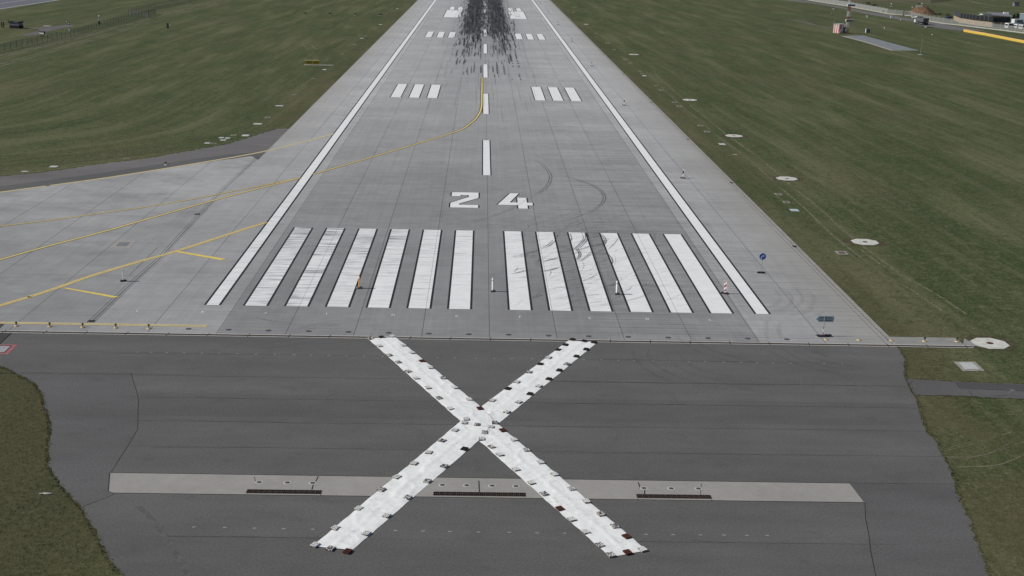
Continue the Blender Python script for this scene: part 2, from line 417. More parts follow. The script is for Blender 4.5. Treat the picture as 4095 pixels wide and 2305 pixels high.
# paving seams of different strength
def redge(y):
    for (xa, ya), (xb, yb) in zip(right_edge, right_edge[1:]):
        if yb <= y <= ya: return xa+(xb-xa)*(y-ya)/(yb-ya)
    return 30
for y, x0, x1, wd in [(-12.9, -33.5, -8.0, .035), (-12.9, 7.5, 27, .035), (-17.95, -37.5, -5.6, .05), (-17.95, 3.6, 33.5, .08), (-22.4, -24.5, -3.5, .04), (-22.4, 1.2, 33.2, .06),
                      (-26.7, -24.0, -1.2, .045), (-26.7, .5, 34.0, .045), (-30.95, -23.4, -2.8, .03), (-30.95, .5, 34.6, .04), (-43.1, -18.0, -8.4, .05), (-43.1, 7.2, 22.5, .035), (-35.15, 22.0, 35.0, .06)]:
    if x1 > 30: x1 = redge(y)-.15
    bp.strip(seam([(x0, y), (x1, y)]), wd, .004, 2)
    bp.strip(seam([(x0+rnd.uniform(0, 4), y+rnd.uniform(-.3, .3)), (x0+(x1-x0)*rnd.uniform(.3, .9), y+rnd.uniform(-.2, .2))], j=.05), .03, .0035, 2)
q = PL(0, 2, (1317, 853), (1385, 1090), (1390, 1200), (1385, 1400)) + PL(0, 3, (1370, 0), (1120, 405))
bp.strip(seam(catmull(q, 3), j=.01), .038, .0045, 1)
bp.strip(seam(PL(0, 3, (1142, 622), (1130, 638), (820, 757))), .038, .0045, 1)
bp.strip(seam(PL(3, 3, (970, 715), (985, 880), (1040, 1200), (1085, 1449))), .042, .0045, 1)
bp.strip(seam(PL(0, 2, (130, 440), (0, 560))+[(-46, -13.5)]), .12, .0045, 1)
bp.strip(seam(PL(3, 2, (1388, 918), (1455, 1062))), .05, .0045, 1)
blast_pad = bp.build('blast_pad', [M_asph, M_seam, M_seamf]); tag(blast_pad, 'dark grey asphalt before the runway end', kind='structure')
# lighter paving outside the diagonal seams
side = MB().poly([P(0, 2, 150, 836), P(0, 2, 1317, 853)] + catmull(q, 3) + PL(0, 3, (1105, 410), (1090, 595), (1130, 620), (820, 757))
                 + [(x+.15, y) for x, y in PL(0, 3, (760, 690), (650, 580), (560, 450), (495, 350), (490, 200))] + [(x+.15, y) for x, y in PL(0, 2, (510, 1449), (500, 1300), (455, 1200), (440, 1090), (375, 985), (300, 930), (180, 870))], .002)
side.build('old_paving', M_asph_side, blast_pad)
side = MB().poly(PL(3, 3, (830, 521), (1882, 521)) + [(x-.15, y) for x, y in PL(3, 3, (1900, 620), (1960, 750), (2020, 870), (2060, 990), (2110, 1150), (2170, 1300), (2220, 1449))] + PL(3, 3, (1085, 1449), (985, 880), (973, 715)), .002)
side.build('old_paving', M_asph_side, blast_pad)
dk = MB().poly([(-75, YE-.02)]+[P(0, 2, 130, 440), P(0, 2, 0, 560), (-46, -13.5), (-75, -16)], .002)
dk.build('dark_patch', simple('dark_asphalt', (0.066, 0.066, 0.066), .9, .25, 12), blast_pad)

# marks set flush in the asphalt, two rows
mk = [P(0, 2, x, y) for x, y in [(1380, 646), (1522, 648), (1678, 651), (1852, 654), (2030, 657), (2206, 659), (2388, 662), (2572, 666)]]
mk += [P(1, 2, x, y) for x, y in [(187, 669), (383, 673), (553, 677), (728, 680), (907, 684), (1085, 688), (1272, 691), (1825, 700), (2000, 703), (2214, 707), (2398, 710), (2572, 712)]]
mk += [P(2, 2, x, y) for x, y in [(203, 714), (720, 723), (897, 725), (1070, 728), (1230, 732), (1415, 735), (1586, 737), (1777, 741), (1943, 743), (2127, 747), (2305, 750), (2464, 753)]]
mk += [P(3, 2, x, y) for x, y in [(52, 756), (228, 758), (566, 763), (750, 767)]]
mk += [P(0, 3, x, y) for x, y in [(1953, 957), (2262, 962), (2560, 969)]] + [P(1, 3, x, y) for x, y in [(275, 974), (570, 980), (1402, 994), (1680, 998), (1950, 1003), (2237, 1008), (2548, 1012)]]
mk += [P(2, 3, x, y) for x, y in [(250, 1016), (527, 1019), (1348, 1031), (1618, 1034), (1892, 1037), (2133, 1039), (2363, 1041), (2565, 1043)]]
M_mark = simple('pale_patch', (0.36, 0.375, 0.365), .8, .15, 5)
for x, y in mk:
    a = rnd.uniform(-.03, .03); b = .10 if y > -30 else .11
    MB().poly([(x-b, y-.03+a), (x+b, y-.03-a), (x+b-.02, y+.04), (x-b+.03, y+.045)], .006).build('patch_mark', M_mark, blast_pad)

# beige concrete slab strip with drain grates
sx = PL(0, 3, (1105, 410), (1090, 595), (1130, 614)) + PL(3, 3, (968, 710), (820, 517))
st_o = MB().poly([(x, y) for x, y in sx], .004, 0)
edge = sx+[sx[0]]
st_o.strip(edge, .06, .0055, 1)
for pl in (PL(1, 3, (625, 447), (605, 490), (575, 530), (562, 582)), PL(1, 3, (2243, 492), (2247, 610)), PL(2, 3, (1270, 510), (1290, 570), (1333, 585), (1330, 638)),
           ):
    st_o.strip(seam(pl, j=.01), .07, .0058, 1)
for pl in (PL(0, 3, (2560, 450), (2570, 500), (2576, 530)), PL(2, 3, (1905, 520), (1900, 570), (1890, 600), (1895, 642)), PL(1, 3, (655, 585), (650, 640)), PL(2, 3, (1262, 675), (1265, 690)), PL(2, 3, (2003, 680), (2015, 698))):
    st_o.strip(seam(pl, j=.02), .035, .0058, 1)
slab = st_o.build('concrete_strip', [M_strip, M_seam]); tag(slab, 'beige concrete slab strip set across the asphalt', kind='structure')
M_grate = simple('rusty_iron_grate', (0.075, 0.055, 0.045), .7, .3, 8); M_void = simple('drain_void', (0.004, 0.004, 0.004), 1)
for gi, (x0, x1, nu, where) in enumerate([(-14.53, -10.16, 13, 'left of the white cross'), (-3.50, 1.95, 16, 'between the lower cross arms'), (8.62, 13.05, 13, 'right of the white cross')]):
    e = empty('drain_grate', ((x0+x1)/2, -37.40, .006), 0, 'rusty slotted drain grate in the slab strip '+where, 'drain grate', 'drain grates in the concrete strip')
    L = x1-x0; MB().rect(-L/2, L/2, -.24, .24, .001).build('drain_void', M_void, e)
    fr = MB(); pw = L/nu
    for k in (-1, 1): fr.box(0, k*.235, .012, L, .03, .02)
    fr.box(0, 0, .012, L-.01, .035, .02)
    for k in range(nu+1): fr.box(-L/2+k*pw, 0, .012, .05, .44, .018)
    for k in range(nu):
        for t in (1, 2): fr.box(-L/2+k*pw+t*pw/3, 0, .012, .028, .44, .018)
    fr.build('grate', M_grate, e)

# runway
XR = 33.9
rw = MB()
ys = [YE, 200, 600, 1200, 2400, 3700]
for i in range(len(ys)-1): rw.rect(-33.0, XR, ys[i], ys[i+1], 0)
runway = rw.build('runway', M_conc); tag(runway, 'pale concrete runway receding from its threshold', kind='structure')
end = MB().rect(XR, 39.6, YE, -5.95, 0); end.poly(PL(3, 2, (1975, 505), (2010, 530), (2045, 540), (2095, 580), (2045, 600), (1960, 590)), .003)
end.build('end_apron', M_strip and simple('grey_concrete', (0.27, 0.27, 0.255), .85, .12, .8), runway)

def marking(name, xy, mats=None, bd=.16, sides='lr', parent=runway, z=.006):
    """white polygon with black flanks; xy rectangle"""
    x0, x1, y0, y1 = xy; m = MB(); m.rect(x0, x1, y0, y1, z+.004, 0)
    bd *= 1.2; m.rect(x0-bd, x0, y0, y1, z+.004, 1); m.rect(x1, x1+bd, y0, y1, z+.004, 1)
    return m.build(name, mats or [M_white, M_black], parent)
for i in range(6):
    marking('threshold_stripe', (-3.6-3.6*i, -1.75-3.6*i, 0, 30)); marking('threshold_stripe', (1.8+3.6*i, 3.65+3.6*i, 0, 30))
marking('side_stripe', (-25.0, -23.92, 0, 3600), bd=.17); marking('side_stripe', (23.84, 24.95, 0, 3600), bd=.17)
y = 63.1
k = 0
while y < 1500:
    marking('centreline_dash', (-.62, .38, y, y+29.8), [M_whitefar, M_black], .14); y += 60.05; k += 1
for yb in (144.4, 294.4, 594, 744):
    for xa in ([-19.3, -15.6, -11.95] if yb < 700 else [-19.3]):
        marking('touchdown_bar', (xa, xa+1.98, yb, yb+22.5), [M_whitefar, M_black], .16)
    for xa in ([9.9, 13.55, 17.2] if yb < 700 else [17.2]):
        marking('touchdown_bar', (xa, xa+2.03, yb, yb+22.5), [M_whitefar, M_black], .16)
for xa in (-15.55, -12.0, 10.3, 13.9): marking('touchdown_bar', (xa, xa+2.1, 443, 465.6), [M_whitefar, M_black], .16)
marking('aiming_block', (-16.5, -9.85, 392.6, 439.6), [M_whitefar, M_black], .2); marking('aiming_block', (9.95, 16.65, 393.4, 440), [M_whitefar, M_black], .2)
# digits "2" and "4"
two = [(-4.60, 51.08), (-1.20, 51.08), (-1.20, 47.75), (-3.55, 44.25), (-3.55, 43.55), (-1.22, 43.55), (-1.22, 41.95), (-4.62, 41.95), (-4.62, 44.65), (-2.42, 48.25), (-2.42, 49.4), (-3.47, 49.4), (-3.47, 48.65), (-4.60, 48.65)]
four_a = [(2.86, 51.1), (3.98, 51.1), (2.70, 45.45), (3.70, 45.45), (3.70, 48.4), (4.85, 48.4), (4.85, 45.45), (5.53, 45.45), (5.53, 43.95), (4.85, 43.95), (4.85, 42.0), (3.70, 42.0), (3.70, 43.95), (1.16, 43.95)]
for nm, pg in (('digit_two', two), ('digit_four', four_a)):
    m = MB().poly(pg, .010, 0); n = len(pg)
    a = sum(pg[i][0]*pg[(i+1) % n][1]-pg[(i+1) % n][0]*pg[i][1] for i in range(n)); sg = 1 if a < 0 else -1
    for i in range(n):
        (xa, ya), (xb, yb) = pg[i], pg[(i+1) % n]
        dx, dy = xb-xa, yb-ya; l = math.hypot(dx, dy)
        if abs(dy) < .05: wd = .05
        else: wd = .17
        nx, ny = -dy/l*sg*wd, dx/l*sg*wd
        m.face([(xa, ya, .008), (xb, yb, .008), (xb+nx, yb+ny, .008), (xa+nx, ya+ny, .008)] if sg > 0 else [(xb, yb, .008), (xa, ya, .008), (xa+nx, ya+ny, .008), (xb+nx, yb+ny, .008)], 1)
    m.build(nm, [M_whitefar, M_black], runway)
# little slab letters along the threshold (read from the far side)
GL = {'L': [((0, 0), (0, 1)), ((0, 0), (.6, 0))], 'K': [((0, 0), (0, 1)), ((0, .45), (.6, 1)), ((.1, .5), (.6, 0))], 'J': [((.5, 1), (.5, .2)), ((.5, .2), (.3, 0)), ((.3, 0), (0, .1))],
      'I': [((.3, 0), (.3, 1))], 'H': [((0, 0), (0, 1)), ((.6, 0), (.6, 1)), ((0, .5), (.6, .5))], 'G': [((.6, .85), (.3, 1)), ((.3, 1), (0, .6)), ((0, .6), (.05, .2)), ((.05, .2), (.35, 0)), ((.35, 0), (.6, .2)), ((.6, .2), (.6, .45)), ((.6, .45), (.35, .45))],
      'F': [((0, 0), (0, 1)), ((0, 1), (.6, 1)), ((0, .5), (.5, .5))], 'E': [((0, 0), (0, 1)), ((0, 1), (.6, 1)), ((0, .5), (.5, .5)), ((0, 0), (.6, 0))],
      'D': [((0, 0), (0, 1)), ((0, 1), (.4, 1)), ((.4, 1), (.6, .7)), ((.6, .7), (.6, .3)), ((.6, .3), (.4, 0)), ((.4, 0), (0, 0))], 'C': [((.6, 1), (.2, 1)), ((.2, 1), (0, .7)), ((0, .7), (0, .3)), ((0, .3), (.2, 0)), ((.2, 0), (.6, 0))]}
for ch, x in zip('LKJIHGFEDC', [-30.41, -24.84, -19.47, -14.16, -8.40, -2.87, 2.69, 8.78, 13.79, 19.33]):
    m = MB()
    for a, b in GL[ch]: m.strip([(x-.1+a[0]*.32, -2.3+a[1]*.5), (x-.1+b[0]*.32, -2.3+b[1]*.5)], .055, .009)
    m.build('slab_letter', M_whitefar, runway)

# threshold channel across the runway end: two pale rails with a dark trough
chn = MB()
chn.rect(-39.8, 40.1, -8.62, -8.50, .010, 0); chn.rect(-39.8, 40.1, -8.12, -7.98, .010, 0); chn.rect(-39.8, 40.1, -8.50, -8.12, .006, 1)
x = -39.6
while x < 40:
    chn.poly([(x-.03, -8.66), (x+.03, -8.66), (x+.12, -7.9), (x+.05, -7.9)], .012, 2); x += 3.3
chan = chn.build('channel_drain', [simple('pale_rail', (0.50, 0.49, 0.47), .7, .1, 3), simple('trough_cover', (0.060, 0.050, 0.042), .8, .25, 6), M_seam], runway)
# slot drain on the right edge
sl = MB(); y = YE+1.6
while y < 700:
    sl.rect(33.42, 33.50, y, y+.34, .006, 0); y += .62
for y in (12.0, 64.5, 115, 170, 225, 280): pass
for pt in (P(2, 0, 930, 553), P(2, 0, 1125, 750), P(2, 0, 1408, 1033), P(2, 0, 1775, 1403), P(2, 1, 2215, 392), P(3, 1, 277, 1032)):
    sl.rect(33.25, 33.72, pt[1]-.35, pt[1]+.35, .008, 0)
sl.rect(33.0, 33.04, YE, 700, .005, 1)
sl.build('slot_drain', [simple('slot_shadow', (0.03, 0.03, 0.03), .9), simple('joint_dark', (0.10, 0.10, 0.10), .9)], runway)
vg = MB()   # paler kerb band by the turf
vg.rect(33.52, 33.9, -6, 1200, .004)
vg.build('edge_band', simple('edge_band_concrete', (0.30, 0.295, 0.27), .9, .1, .7), runway)

# taxiway on the left
outer = PL(1, 0, (310, 1297), (210, 1300), (100, 1330), (0, 1362)) + PL(0, 1, (2300, 0), (2000, 55), (1500, 145), (1000, 205), (500, 280), (200, 310), (0, 328))
inner = PL(0, 1, (2440, 92), (1710, 190), (1000, 300), (0, 432))
edge_line = [P(1, 0, 775, 1350), P(1, 0, 400, 1449)] + [P(1, 1, 0, 93)] + PL(0, 1, (2000, 193), (1500, 275), (1000, 352), (500, 420), (0, 487))
def extend(pl, d): 
    a, b = pl[-2], pl[-1]; l = math.hypot(b[0]-a[0], b[1]-a[1]); return pl+[(b[0]+(b[0]-a[0])/l*d, b[1]+(b[1]-a[1])/l*d)]
outer_x = extend(outer, 60); inner_x = extend(inner, 60); line_x = extend(edge_line, 60)
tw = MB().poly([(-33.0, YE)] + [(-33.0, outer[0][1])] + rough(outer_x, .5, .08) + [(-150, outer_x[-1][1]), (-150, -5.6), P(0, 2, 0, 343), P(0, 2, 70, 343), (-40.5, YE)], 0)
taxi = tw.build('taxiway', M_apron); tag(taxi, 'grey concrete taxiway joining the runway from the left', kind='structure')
m = MB().poly([(-33.02, outer[0][1]-.1)] + [(x, y-.12) for x, y in outer_x[1:]] + [(-150, outer_x[-1][1]-.2), (-150, inner_x[-1][1])] + inner_x[::-1] + [(-33.02, P(0, 1, 2576, 75)[1]+1)], .003)
m.build('asphalt_shoulder', M_asph_brown, taxi)
m = MB().poly(inner_x + [(-150, inner_x[-1][1]), (-150, line_x[-1][1])] + [(x, y-.25) for x, y in line_x[3:]][::-1] + [P(0, 1, 2530, 122), (-33.02, P(1, 1, 150, 0)[1]-14), (-33.02, P(0, 1, 2576, 75)[1]+1)], .0045)
m.build('inner_asphalt', M_asph_grey, taxi)
m = MB().strip(inner_x, .06, .006)
m.build('asphalt_seam', M_seam, taxi)
# small dark far-left asphalt wedge between taxiway and channel
MB().poly([(-75, YE+.02), (-75, -5.7), P(0, 2, 0, 345), P(0, 2, 66, 345), P(0, 2, 0, 408), (-42.5, YE+.02)], .003).build('dark_wedge', simple('dark_asphalt_wedge', (0.07, 0.07, 0.07), .9, .2, 8), taxi)

def double_line(name, pts, parent, w1=.15, gap=.15, mat=None, z=.010, sub=5, gapm=None):
    pp = catmull(pts, sub); m = MB(); tot = 2*w1+gap
    m.strip(pp, tot+.05, z, 1)
    def off(d):
        out = []
        for i, p in enumerate(pp):
            a = pp[max(0, i-1)]; b = pp[min(len(pp)-1, i+1)]; dx, dy = b[0]-a[0], b[1]-a[1]; l = math.hypot(dx, dy)
            out.append((p[0]-dy/l*d, p[1]+dx/l*d))
        return out
    m.strip(off((w1+gap)/2), w1, z+.003, 0); m.strip(off(-(w1+gap)/2), w1, z+.003, 0)
    return m.build(name, [mat or M_yelpale, gapm or M_yelgap], parent)
def single_line(name, pts, parent, wd=.20, bd=.10, z=.013, sub=6):
    pp = catmull(pts, sub); m = MB()
    m.strip(pp, wd+2*bd, z, 1); m.strip(pp, wd, z+.003, 0); return m.build(name, [M_yel, simple('dark_line_edge', (0.045, 0.038, 0.022), .8)], parent)
double_line('edge_line', line_x, taxi, .19, .10, M_yelpale, .010, 5, simple('tan_gap', (0.36, 0.30, 0.19), .8))
ctr = [(-.93, 183.0), (-.93, 160), (-.94, 145), (-.97, 134), (-1.15, 127), (-1.75, 119), (-2.9, 111), P(1, 0, 2000, 1330)] + [P(1, 1, 1280, 100), P(1, 1, 570, 307)]
single_line('taxi_centreline', ctr, runway, .32, .12)
c2a = [P(1, 1, 445, 345), P(1, 1, 0, 455)] + PL(0, 1, (2000, 610), (1500, 752), (1000, 895), (500, 1025), (0, 1165))
single_line('taxi_centreline', extend(c2a, 30), taxi, .32, .10)
c2b = [P(1, 1, 440, 343), P(1, 1, 0, 432)] + PL(0, 1, (2000, 545), (1500, 630), (1000, 700), (500, 770), (0, 828))
single_line('taxi_centreline', extend(c2b, 30), taxi, .26, .09, .0165)
hold = [P(1, 1, 100, 790)] + [P(1, 1, 0, 822)] + PL(0, 1, (2300, 910), (1750, 1088), (1400, 1185), (900, 1335), (600, 1440)) + PL(0, 2, (300, 90), (0, 178))
double_line('edge_line', extend(hold, 30), taxi, .19, .10, M_yel, .012, 4, M_yelgap)
double_line('edge_line', [(-60, -6.02), (-40, -6.02), (-23.6, -6.02)], taxi, .17, .13, M_yelpale, .012, 2, M_yelgap)
MB().poly(PL(0, 1, (1745, 1085), (1810, 1083), (2280, 1160), (2215, 1170)), .018).build('yellow_bar', M_yel2, taxi)
MB().poly(PL(0, 2, (610, 0), (680, 2), (1200, 92), (1140, 100)), .018).build('yellow_bar', M_yel2, taxi)
# trench with its slotted drain on the taxiway
tr = MB()
tp = [P(0, 1, 2576, 130), P(0, 1, 2200, 480), P(0, 1, 1560, 1170), P(0, 1, 1240, 1449), P(0, 2, 875, 350)]
for o_, wd in ((0, .03), (.30, .055), (.52, .02)):
    tr.strip([(x+o_, y) for x, y in tp], wd, .007, 0)
tr.strip([P(0, 1, 1585, 1042), P(0, 1, 1305, 1318)], .03, .007, 0)
tr.rect(tp[1][0]-.1, tp[1][0]+.5, P(0, 1, 2005, 708)[1]-.3, P(0, 1, 2005, 708)[1]+.3, .0075, 0)
yy = P(0, 2, 920, 334)[1]; xx = P(0, 2, 920, 334)[0]; tr.rect(xx-.3, xx+.3, yy-.25, yy+.25, .008, 0)
tr.build('trench_drain', M_seam, taxi)
# inspection pit in the taxiway
pit = empty('inspection_pit', (*P(0, 1, 1245, 1010), .004), 0, 'grey square cover in a pale concrete frame on the taxiway', 'pit cover')
cx, cy = P(0, 1, 1245, 1010)
MB().poly([(x-cx, y-cy) for x, y in PL(0, 1, (1180, 972), (1378, 976), (1298, 1050), (1090, 1045))], .004).build('frame', simple('pit_frame_concrete', (0.33, 0.32, 0.30), .85, .15), pit)
MB().poly([(x-cx, y-cy) for x, y in PL(0, 1, (1205, 990), (1312, 992), (1275, 1030), (1165, 1028))], .010).build('cover', simple('pit_cover_steel', (0.19, 0.20, 0.21), .7, .15), pit)

# red-framed pit at the left edge of the asphalt
q = empty('framed_pit', (*P(0, 2, 40, 620), .004), 0, 'pale pit cover with broad faded red painted frame on the asphalt', 'pit cover')
cx, cy = P(0, 2, 40, 620)
def loc(pl): return [(x-cx, y-cy) for x, y in pl]
MB().poly(loc(PL(0, 2, (-120, 570), (175, 570), (80, 668), (-220, 668))), .003).build('red_frame', simple('faded_red_paint', (0.34, 0.13, 0.13), .85, .2, 5), q)
MB().poly(loc(PL(0, 2, (-110, 580), (123, 580), (48, 655), (-190, 655))), .006).build('kerb', M_seam, q)
MB().poly(loc(PL(0, 2, (-100, 586), (108, 586), (40, 650), (-180, 650))), .010).build('cover', simple('pale_cover', (0.33, 0.33, 0.35), .8, .15, 3), q)

# service road to the right of the asphalt
rd = MB()
rt_top = PL(3, 2, (1388, 916), (1600, 925), (1900, 945), (2250, 955), (2600, 972)); rt_bot = PL(3, 2, (1480, 1078), (1650, 1078), (2000, 1090), (2300, 1108), (2600, 1118))
rt_top = extend(rt_top, 60); rt_bot = extend(rt_bot, 60)
rd.poly(rough(rt_top) + rough(rt_bot[::-1]), -.001, 0)
dkp = PL(3, 2, (1888, 948), (2600, 974)) ; rd.poly([(x, y-.05) for x, y in extend(dkp, 60)] + extend(PL(3, 2, (1925, 1008), (2600, 1042)), 60)[::-1], .003, 1)
rd.strip(seam(extend(PL(3, 2, (1888, 948), (1930, 1008), (2600, 1040)), 40)), .05, .006, 2)
for cpl in (PL(3, 2, (1470, 935), (1420, 965)), PL(3, 2, (2020, 1030), (2055, 1090)), PL(3, 2, (2250, 1085), (2300, 1092), (2400, 1080))): rd.strip(seam(cpl, j=.04), .03, .006, 2)
for pl in (PL(3, 2, (2430, 1024), (2490, 1032), (2440, 1034)), PL(3, 2, (2415, 1048), (2470, 1052), (2420, 1050))): rd.strip(pl, .07, .008, 3)
srv = rd.build('service_road', [M_asph_side, asphalt('newer_asphalt', (0.085, 0.083, 0.086), False), M_seam, M_mark]); tag(srv, 'worn narrow asphalt road leading off to the right', kind='structure')

# perimeter road, far right
rd = MB()
top = [G(3320-60, 10), G(3320, 20), G(3378, 31), G(3475, 48.5), G(3580, 63.5), G(3608, 71), G(3650, 76), G(3713, 88.3), G(3770, 96), G(3838, 109), G(3900, 118), G(3940, 124)]
bot = [G(3250, 14), G(3320, 26.5), G(3378, 36.5), G(3455, 55), G(3548, 71.5), G(3580, 77), G(3650, 87), G(3665, 99), G(3680, 103), G(3730, 109), G(3780, 116), G(3838, 123), G(3870, 124)]
far_t = G(3050, -20); far_b = G(3050, -8)
rd.poly([far_t] + top + bot[::-1] + [far_b], -.002, 0)
proad = rd.build('perimeter_road', [asphalt('perimeter_asphalt', (0.155, 0.152, 0.152), False), M_seam]); tag(proad, 'grey road running along the boundary wall', kind='structure')

# concrete pad before the mast
pad = MB().poly(PL(3, 0, (745, 364), (960, 358), (1510, 508), (1255, 511)), .01, 0); pad.strip(PL(3, 0, (745, 364), (1000, 430), (1255, 511)), 1.3, .014, 1)
pad.strip(PL(3, 0, (1255, 510), (1510, 509)), .5, .014, 1)
po = pad.build('slab_path', [simple('blue_grey_slabs', (0.205, 0.225, 0.235), .85, .14, .35), simple('tan_kerb', (0.36, 0.33, 0.27), .9, .3, 1.2)]); tag(po, 'pale grey paved strip in the grass by the mast', kind='structure')
# gravel path and far-left path
gp = MB().strip(catmull([G(3165, 79), G(3210, 88), G(3260, 101), G(3300, 108), G(3335, 116)], 4), 2.2, -.005)
o = gp.build('gravel_path', track_mat('gravel', (0.19, 0.185, 0.175, 1), .40, .8)); tag(o, 'faint gravel path crossing the grass to the striped cabin', kind='structure')
Z4 = 320/2576
def Q4(x, y): return G(x*Z4, 60+y*Z4)
fp = MB().poly([Q4(640, 425), Q4(1300, 410), Q4(1650, 380), Q4(2000, 340), Q4(2150, 320), Q4(2450, 320), Q4(2300, 375), Q4(1900, 450), Q4(1500, 550), Q4(1200, 640), Q4(900, 680), Q4(680, 665), Q4(850, 620), Q4(1200, 530), Q4(1290, 460), Q4(1000, 435), Q4(640, 440)], -.004)
o = fp.build('far_path', asphalt('far_asphalt', (0.140, 0.128, 0.130), False)); tag(o, 'brownish paved path by the huts in the far left', kind='structure')
# far taxiway, top left
ft = MB(); ft.rect(-230, -185, 330, 2500, -.002, 0); ft.rect(-186.2, -185, 330, 2500, .006, 1); ft.rect(-198.3, -197.5, 330, 2500, .006, 1)
o = ft.build('far_taxiway', [asphalt('far_taxiway_asphalt', (0.145, 0.15, 0.17), False), M_mark]); tag(o, 'grey taxiway with white edge lines at the top left', kind='structure')

# vehicle tracks pressed in the turf
tk = MB()
def tracks(pl, gap=1.7, wd=.28, z=-.012, mi=0, sub=5):
    pp = catmull(pl, sub)
    for s_ in (-1, 1):
        o_ = []
        for i, p in enumerate(pp):
            a = pp[max(0, i-1)]; b = pp[min(len(pp)-1, i+1)]; dx, dy = b[0]-a[0], b[1]-a[1]; l = math.hypot(dx, dy)
            o_.append((p[0]-dy/l*gap/2*s_, p[1]+dx/l*gap/2*s_))
        tk.strip(o_, wd, z+rnd.uniform(0, .005), mi)
tracks([(40.7, 15), (40.2, 30), (40.6, 45), (40.6, 60), (40.8, 80), (40.2, 105), (40.0, 140), (40.4, 175), (41, 205)], 1.9, .22, mi=2)
tracks(PL(3, 1, (860, 1070), (1100, 1240), (1500, 1449)) + PL(3, 2, (1700, 130), (1900, 260)), 1.8, .2, mi=2)
tracks(PL(3, 3, (1850, 240), (2200, 150), (2560, 30)), 1.5, .13, mi=2)
tracks(PL(3, 3, (1850, 300), (2250, 280), (2560, 140)), 1.5, .12, mi=2)
tracks([(-120.5, 190), (-120.2, 240), (-120.4, 300), (-121, 360), (-121.6, 430), (-122, 520)], 1.9, .75, mi=2)
tracks([(-113, 180), (-113.5, 230), (-114.5, 280), (-116.5, 330)], 1.9, .6, mi=2)
tracks(PL(1, 0, (520, 450), (560, 495), (640, 505)), 2.4, .3, mi=2); tracks(PL(1, 0, (635, 435), (580, 460), (650, 495)), .6, .2)
tracks([G(3240, 61), G(3330, 64), G(3440, 68)], 1.2, .8, mi=2)
tracks([(-38, 100), (-36.2, 150), (-36, 220), (-36.4, 300)], 1.8, .25); tracks([(37.5, 40), (36.6, 100), (36.4, 200), (36.8, 330)], 1.6, .2)
for i in range(26):   # mowing lanes
    x = rnd.choice([rnd.uniform(-115, -38), rnd.uniform(46, 130)]); y0 = rnd.uniform(-20, 300); L = rnd.uniform(60, 200); a_ = rnd.uniform(-.05, .05)
    tk.strip([(x+a_*L*t/8+rnd.uniform(-.15, .15), y0+L*t/8) for t in range(9)], rnd.uniform(.3, .7), -.014+i*.0002, 0)
o = tk.build('turf_tracks', [track_mat('pressed_grass', (0.165, 0.155, 0.10, 1), .50, .6), M_track_dk, track_mat('worn_track', (0.215, 0.20, 0.14, 1), .40, .85)]); tag(o, 'faint wheel tracks and mowing lanes in the turf', kind='structure')

# ------------------------------------------------------------------ grass blades near the camera
def in_poly(x, y, pg):
    c_ = False; j = len(pg)-1
    for i in range(len(pg)):
        if (pg[i][1] > y) != (pg[j][1] > y) and x < (pg[j][0]-pg[i][0])*(y-pg[i][1])/(pg[j][1]-pg[i][1])+pg[i][0]: c_ = not c_
        j = i
    return c_
gr = MB(); rg = random.Random(77)
def tuft(x, y, h, n_b=5):
    for k in range(n_b):
        a = rg.uniform(0, 6.283); wd = h*rg.uniform(.18, .4); bx_, by_ = x+rg.gauss(0, h*.5), y+rg.gauss(0, h*.5)
        dx, dy = math.cos(a)*wd, math.sin(a)*wd; lx_, ly_ = rg.gauss(0, h*.6), rg.gauss(0, h*.6)
        gr.face([(bx_-dx, by_-dy, -.03), (bx_+dx, by_+dy, -.03), (bx_+lx_, by_+ly_, h*rg.uniform(.6, 1.2))])
def along(pl, gap, inward, h):
    for i in range(len(pl)-1):
        a, b = pl[i], pl[i+1]; l = math.hypot(b[0]-a[0], b[1]-a[1]); nx, ny = -(b[1]-a[1])/l, (b[0]-a[0])/l
        for k in range(int(l/gap)):
            t = rg.random(); o_ = rg.uniform(-.10, .22)*inward
            tuft(a[0]+(b[0]-a[0])*t+nx*o_, a[1]+(b[1]-a[1])*t+ny*o_, rg.uniform(.5, 1.3)*h, 4)
along(left_edge, .035, -1, .05); along(right_edge, .035, 1, .05); along(rt_top[:6], .05, 1, .05); along(rt_bot[:6], .05, -1, .05)
along([(a, b) for a, b in outer], .10, -1, .09)
Lf = le; road_pg = rt_top+rt_bot[::-1]
for k in range(26000):
    s_ = rg.random()
    if s_ < .42: x, y = rg.uniform(-33, -19.5), rg.uniform(-52, -14)
    elif s_ < .80: x, y = rg.uniform(31, 48), rg.uniform(-52, -9)
    else: x, y = rg.uniform(34.2, 54), rg.uniform(-5.6, 42)**1
    if s_ < .42 and in_poly(x, y, pts_pad): continue
    if .42 <= s_ < .8 and (in_poly(x, y, pts_pad) or in_poly(x, y, road_pg) or math.hypot(x-42, y+7.3) < 1.6 or (38.6 < x < 42.6 and -15.5 < y < -11)): continue
    if s_ >= .8 and (math.hypot(x-42, y-28) < 1.6 or math.hypot(x-42, y+7.3) < 1.6): continue
    tuft(x, y, rg.uniform(.02, .055), 3)
go = gr.build('grass_blades', M_turf); tag(go, 'short coarse grass standing along the paved edges', 'grass', kind='stuff')

